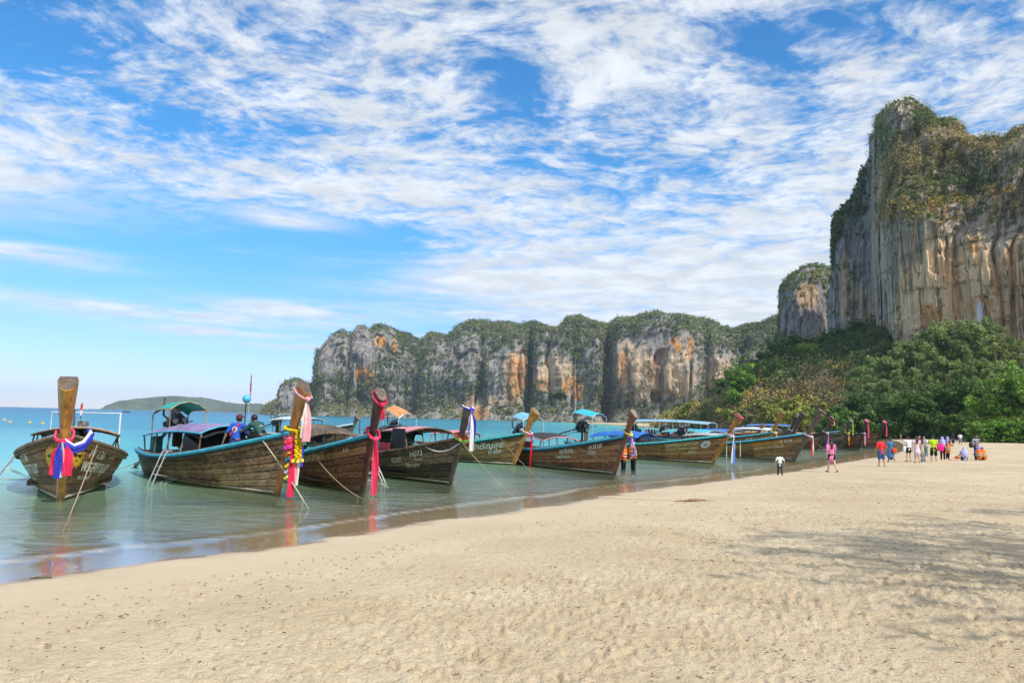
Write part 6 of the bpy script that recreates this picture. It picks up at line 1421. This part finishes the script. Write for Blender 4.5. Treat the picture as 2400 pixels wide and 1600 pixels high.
lm = MB(); _lr = np.sqrt(rng.uniform(4.6 ** 2, 38 ** 2, 5200) * rng.uniform(0, 1, 5200) + 20); _la = np.radians(rng.uniform(-38, 40, 5200)); LX, LY = _lr * np.sin(_la), _lr * np.cos(_la); LD = shore_dist(LX, LY)
for k in range(5200):  # dark slivers: leaf and twig bits, also imitating small shadows of footprints
    x, y = float(LX[k]), float(LY[k]); dd = float(LD[k])
    if dd < 1.8: continue
    s_ = random.choice((.008, .011, .015, .024)) * (1 + .02 * y); lm.box((x, y, float(np.interp(dd, _pd, _pz)) + .012), (s_ * random.uniform(1, 2.2), s_ * random.uniform(.10, .22), .008), (random.uniform(-.3, .3), random.uniform(-.2, .2), random.gauss(0, .8)))
tag(lm.build('litter_and_shadow_dashes', mat('leaf_and_shadow_dash', (.24, .16, .10), .9, var=.6, vscale=2.0)), 'scattered bits of dry leaf and twig on the sand, with dark dashes imitating small footprint shadows', 'litter', kind='stuff')
# ---- far things on the water and at the foot of the cliffs
BUOY = mat('yellow_buoy', (.75, .42, .03), .5)
for k, (x, y, lb) in enumerate(((10, 984, 'yellow float at the very start of the swimming line'), (24, 989, 'second yellow float of the swimming line'), (70, 990, 'yellow float of the swimming line left of the orange prow'), (100, 992, 'yellow float of the swimming line just left of the prow'), (182, 999, 'yellow float of the swimming line just right of the prow'), (196, 1001, 'last yellow float of the swimming line'))):
    p = ground(x, y); d_ = p.y / FPX; tag(MB().ball((0, 0, .0), (4.5 * d_, 4.5 * d_, 2.2 * d_), 10, 6).tube([(0, 0, 2.5 * d_), (0, 0, 5 * d_)], 1.2 * d_, 6).build('float_buoy', BUOY, None, True, p), lb, 'buoy', 'floats of the swimming line')
def small_boat(label, px, y, wpx, mh, mc, name='distant_boat', cat='boat'):
    p = ground(px, y); k = p.y / FPX * wpx; o = tag(empty(name, p), label, cat); rows = []
    for i in range(9):
        f = i / 8 - .5; w_ = .13 * (1 - (abs(f) * 2) ** 3) + .01; z = .10 + .10 * (abs(f) * 2) ** 2
        rows.append([(f * k, -w_ * k, z * k), (f * k * .9, -w_ * .6 * k, -.03 * k), (f * k * .9, w_ * .6 * k, -.03 * k), (f * k, w_ * k, z * k)])
    MB().grid(rows, .02 * k).build('hull', mh, o); q = MB(); q.box((-.05 * k, 0, .24 * k), (.4 * k, .2 * k, .03 * k)); [q.tube([(sx * k, sy * k, .08 * k), (sx * k, sy * k, .24 * k)], .012 * k, 5) for sx in (-.22, .12) for sy in (-.08, .08)]; q.build('canopy', mc, o)
small_boat('tiny dark boat far out before the island', 296, 966, 16, BLK, BLK); small_boat('tiny dark boat on the horizon near the headland tip', 564, 972, 12, BLK, BLK); small_boat('tiny white boat on the open horizon', 200, 960, 12, WHITE, WHITE); small_boat('small red boat under the headland', 922, 987, 18, MATS['flag_red'], WHITE); small_boat('small pale pink boat before the far strip of sand', 1478, 1000, 26, mat('faded_pink_paint', (.6, .3, .25), .6), mat('grey_paint', (.4, .4, .38), .6))
def tent(label, px, y, dp, w_, m):
    p = at(px, y, dp); k = w_ * dp / FPX; o = tag(empty('beach_tent', p), label, 'tent'); MB().grid([[(k * (j / 6 - .5), k * .4 * (i / 3 - .5), k * .75 * (1 - (2 * abs(j / 6 - .5)) ** 1.6)) for j in range(7)] for i in range(4)], .03 * k).build('canopy', m, o); q = MB(); [q.tube([(sx * k, sy * k, -.6 * k), (sx * k * .8, sy * k, .2 * k)], .02 * k, 5) for sx in (-.5, .5) for sy in (-.2, .2)]; q.build('tent_pole', WHITE, o)
tent('blue tent under the middle of the headland', 1158, 973, 800, 12, CYANT); tent('yellow tent next to the blue one under the headland', 1178, 977, 800, 16, mat('tent_yellow', (.6, .5, .08), .7)); tent('bright blue tent high at the foot of the cave wall', 1357, 956, 745, 18, CYANT)
# ------------------------------------------------------------------ air
hz = MB().box((0, 0, 76), (13200, 13200, 176)).build('haze', None)
hm = bpy.data.materials.new('haze_air'); hm.use_nodes = True; t = NT(hm.node_tree); t.n.clear()
pv = t.node('ShaderNodeVolumePrincipled', ins={'Color': (.68, .86, 1.0, 1), 'Density': 0.00011, 'Anisotropy': 0.1})
t.l.new(pv.outputs[0], t.node('ShaderNodeOutputMaterial').inputs['Volume']); hz.data.materials.append(hm); tag(hz, 'thin pale sea haze over the whole bay', 'haze', kind='stuff')
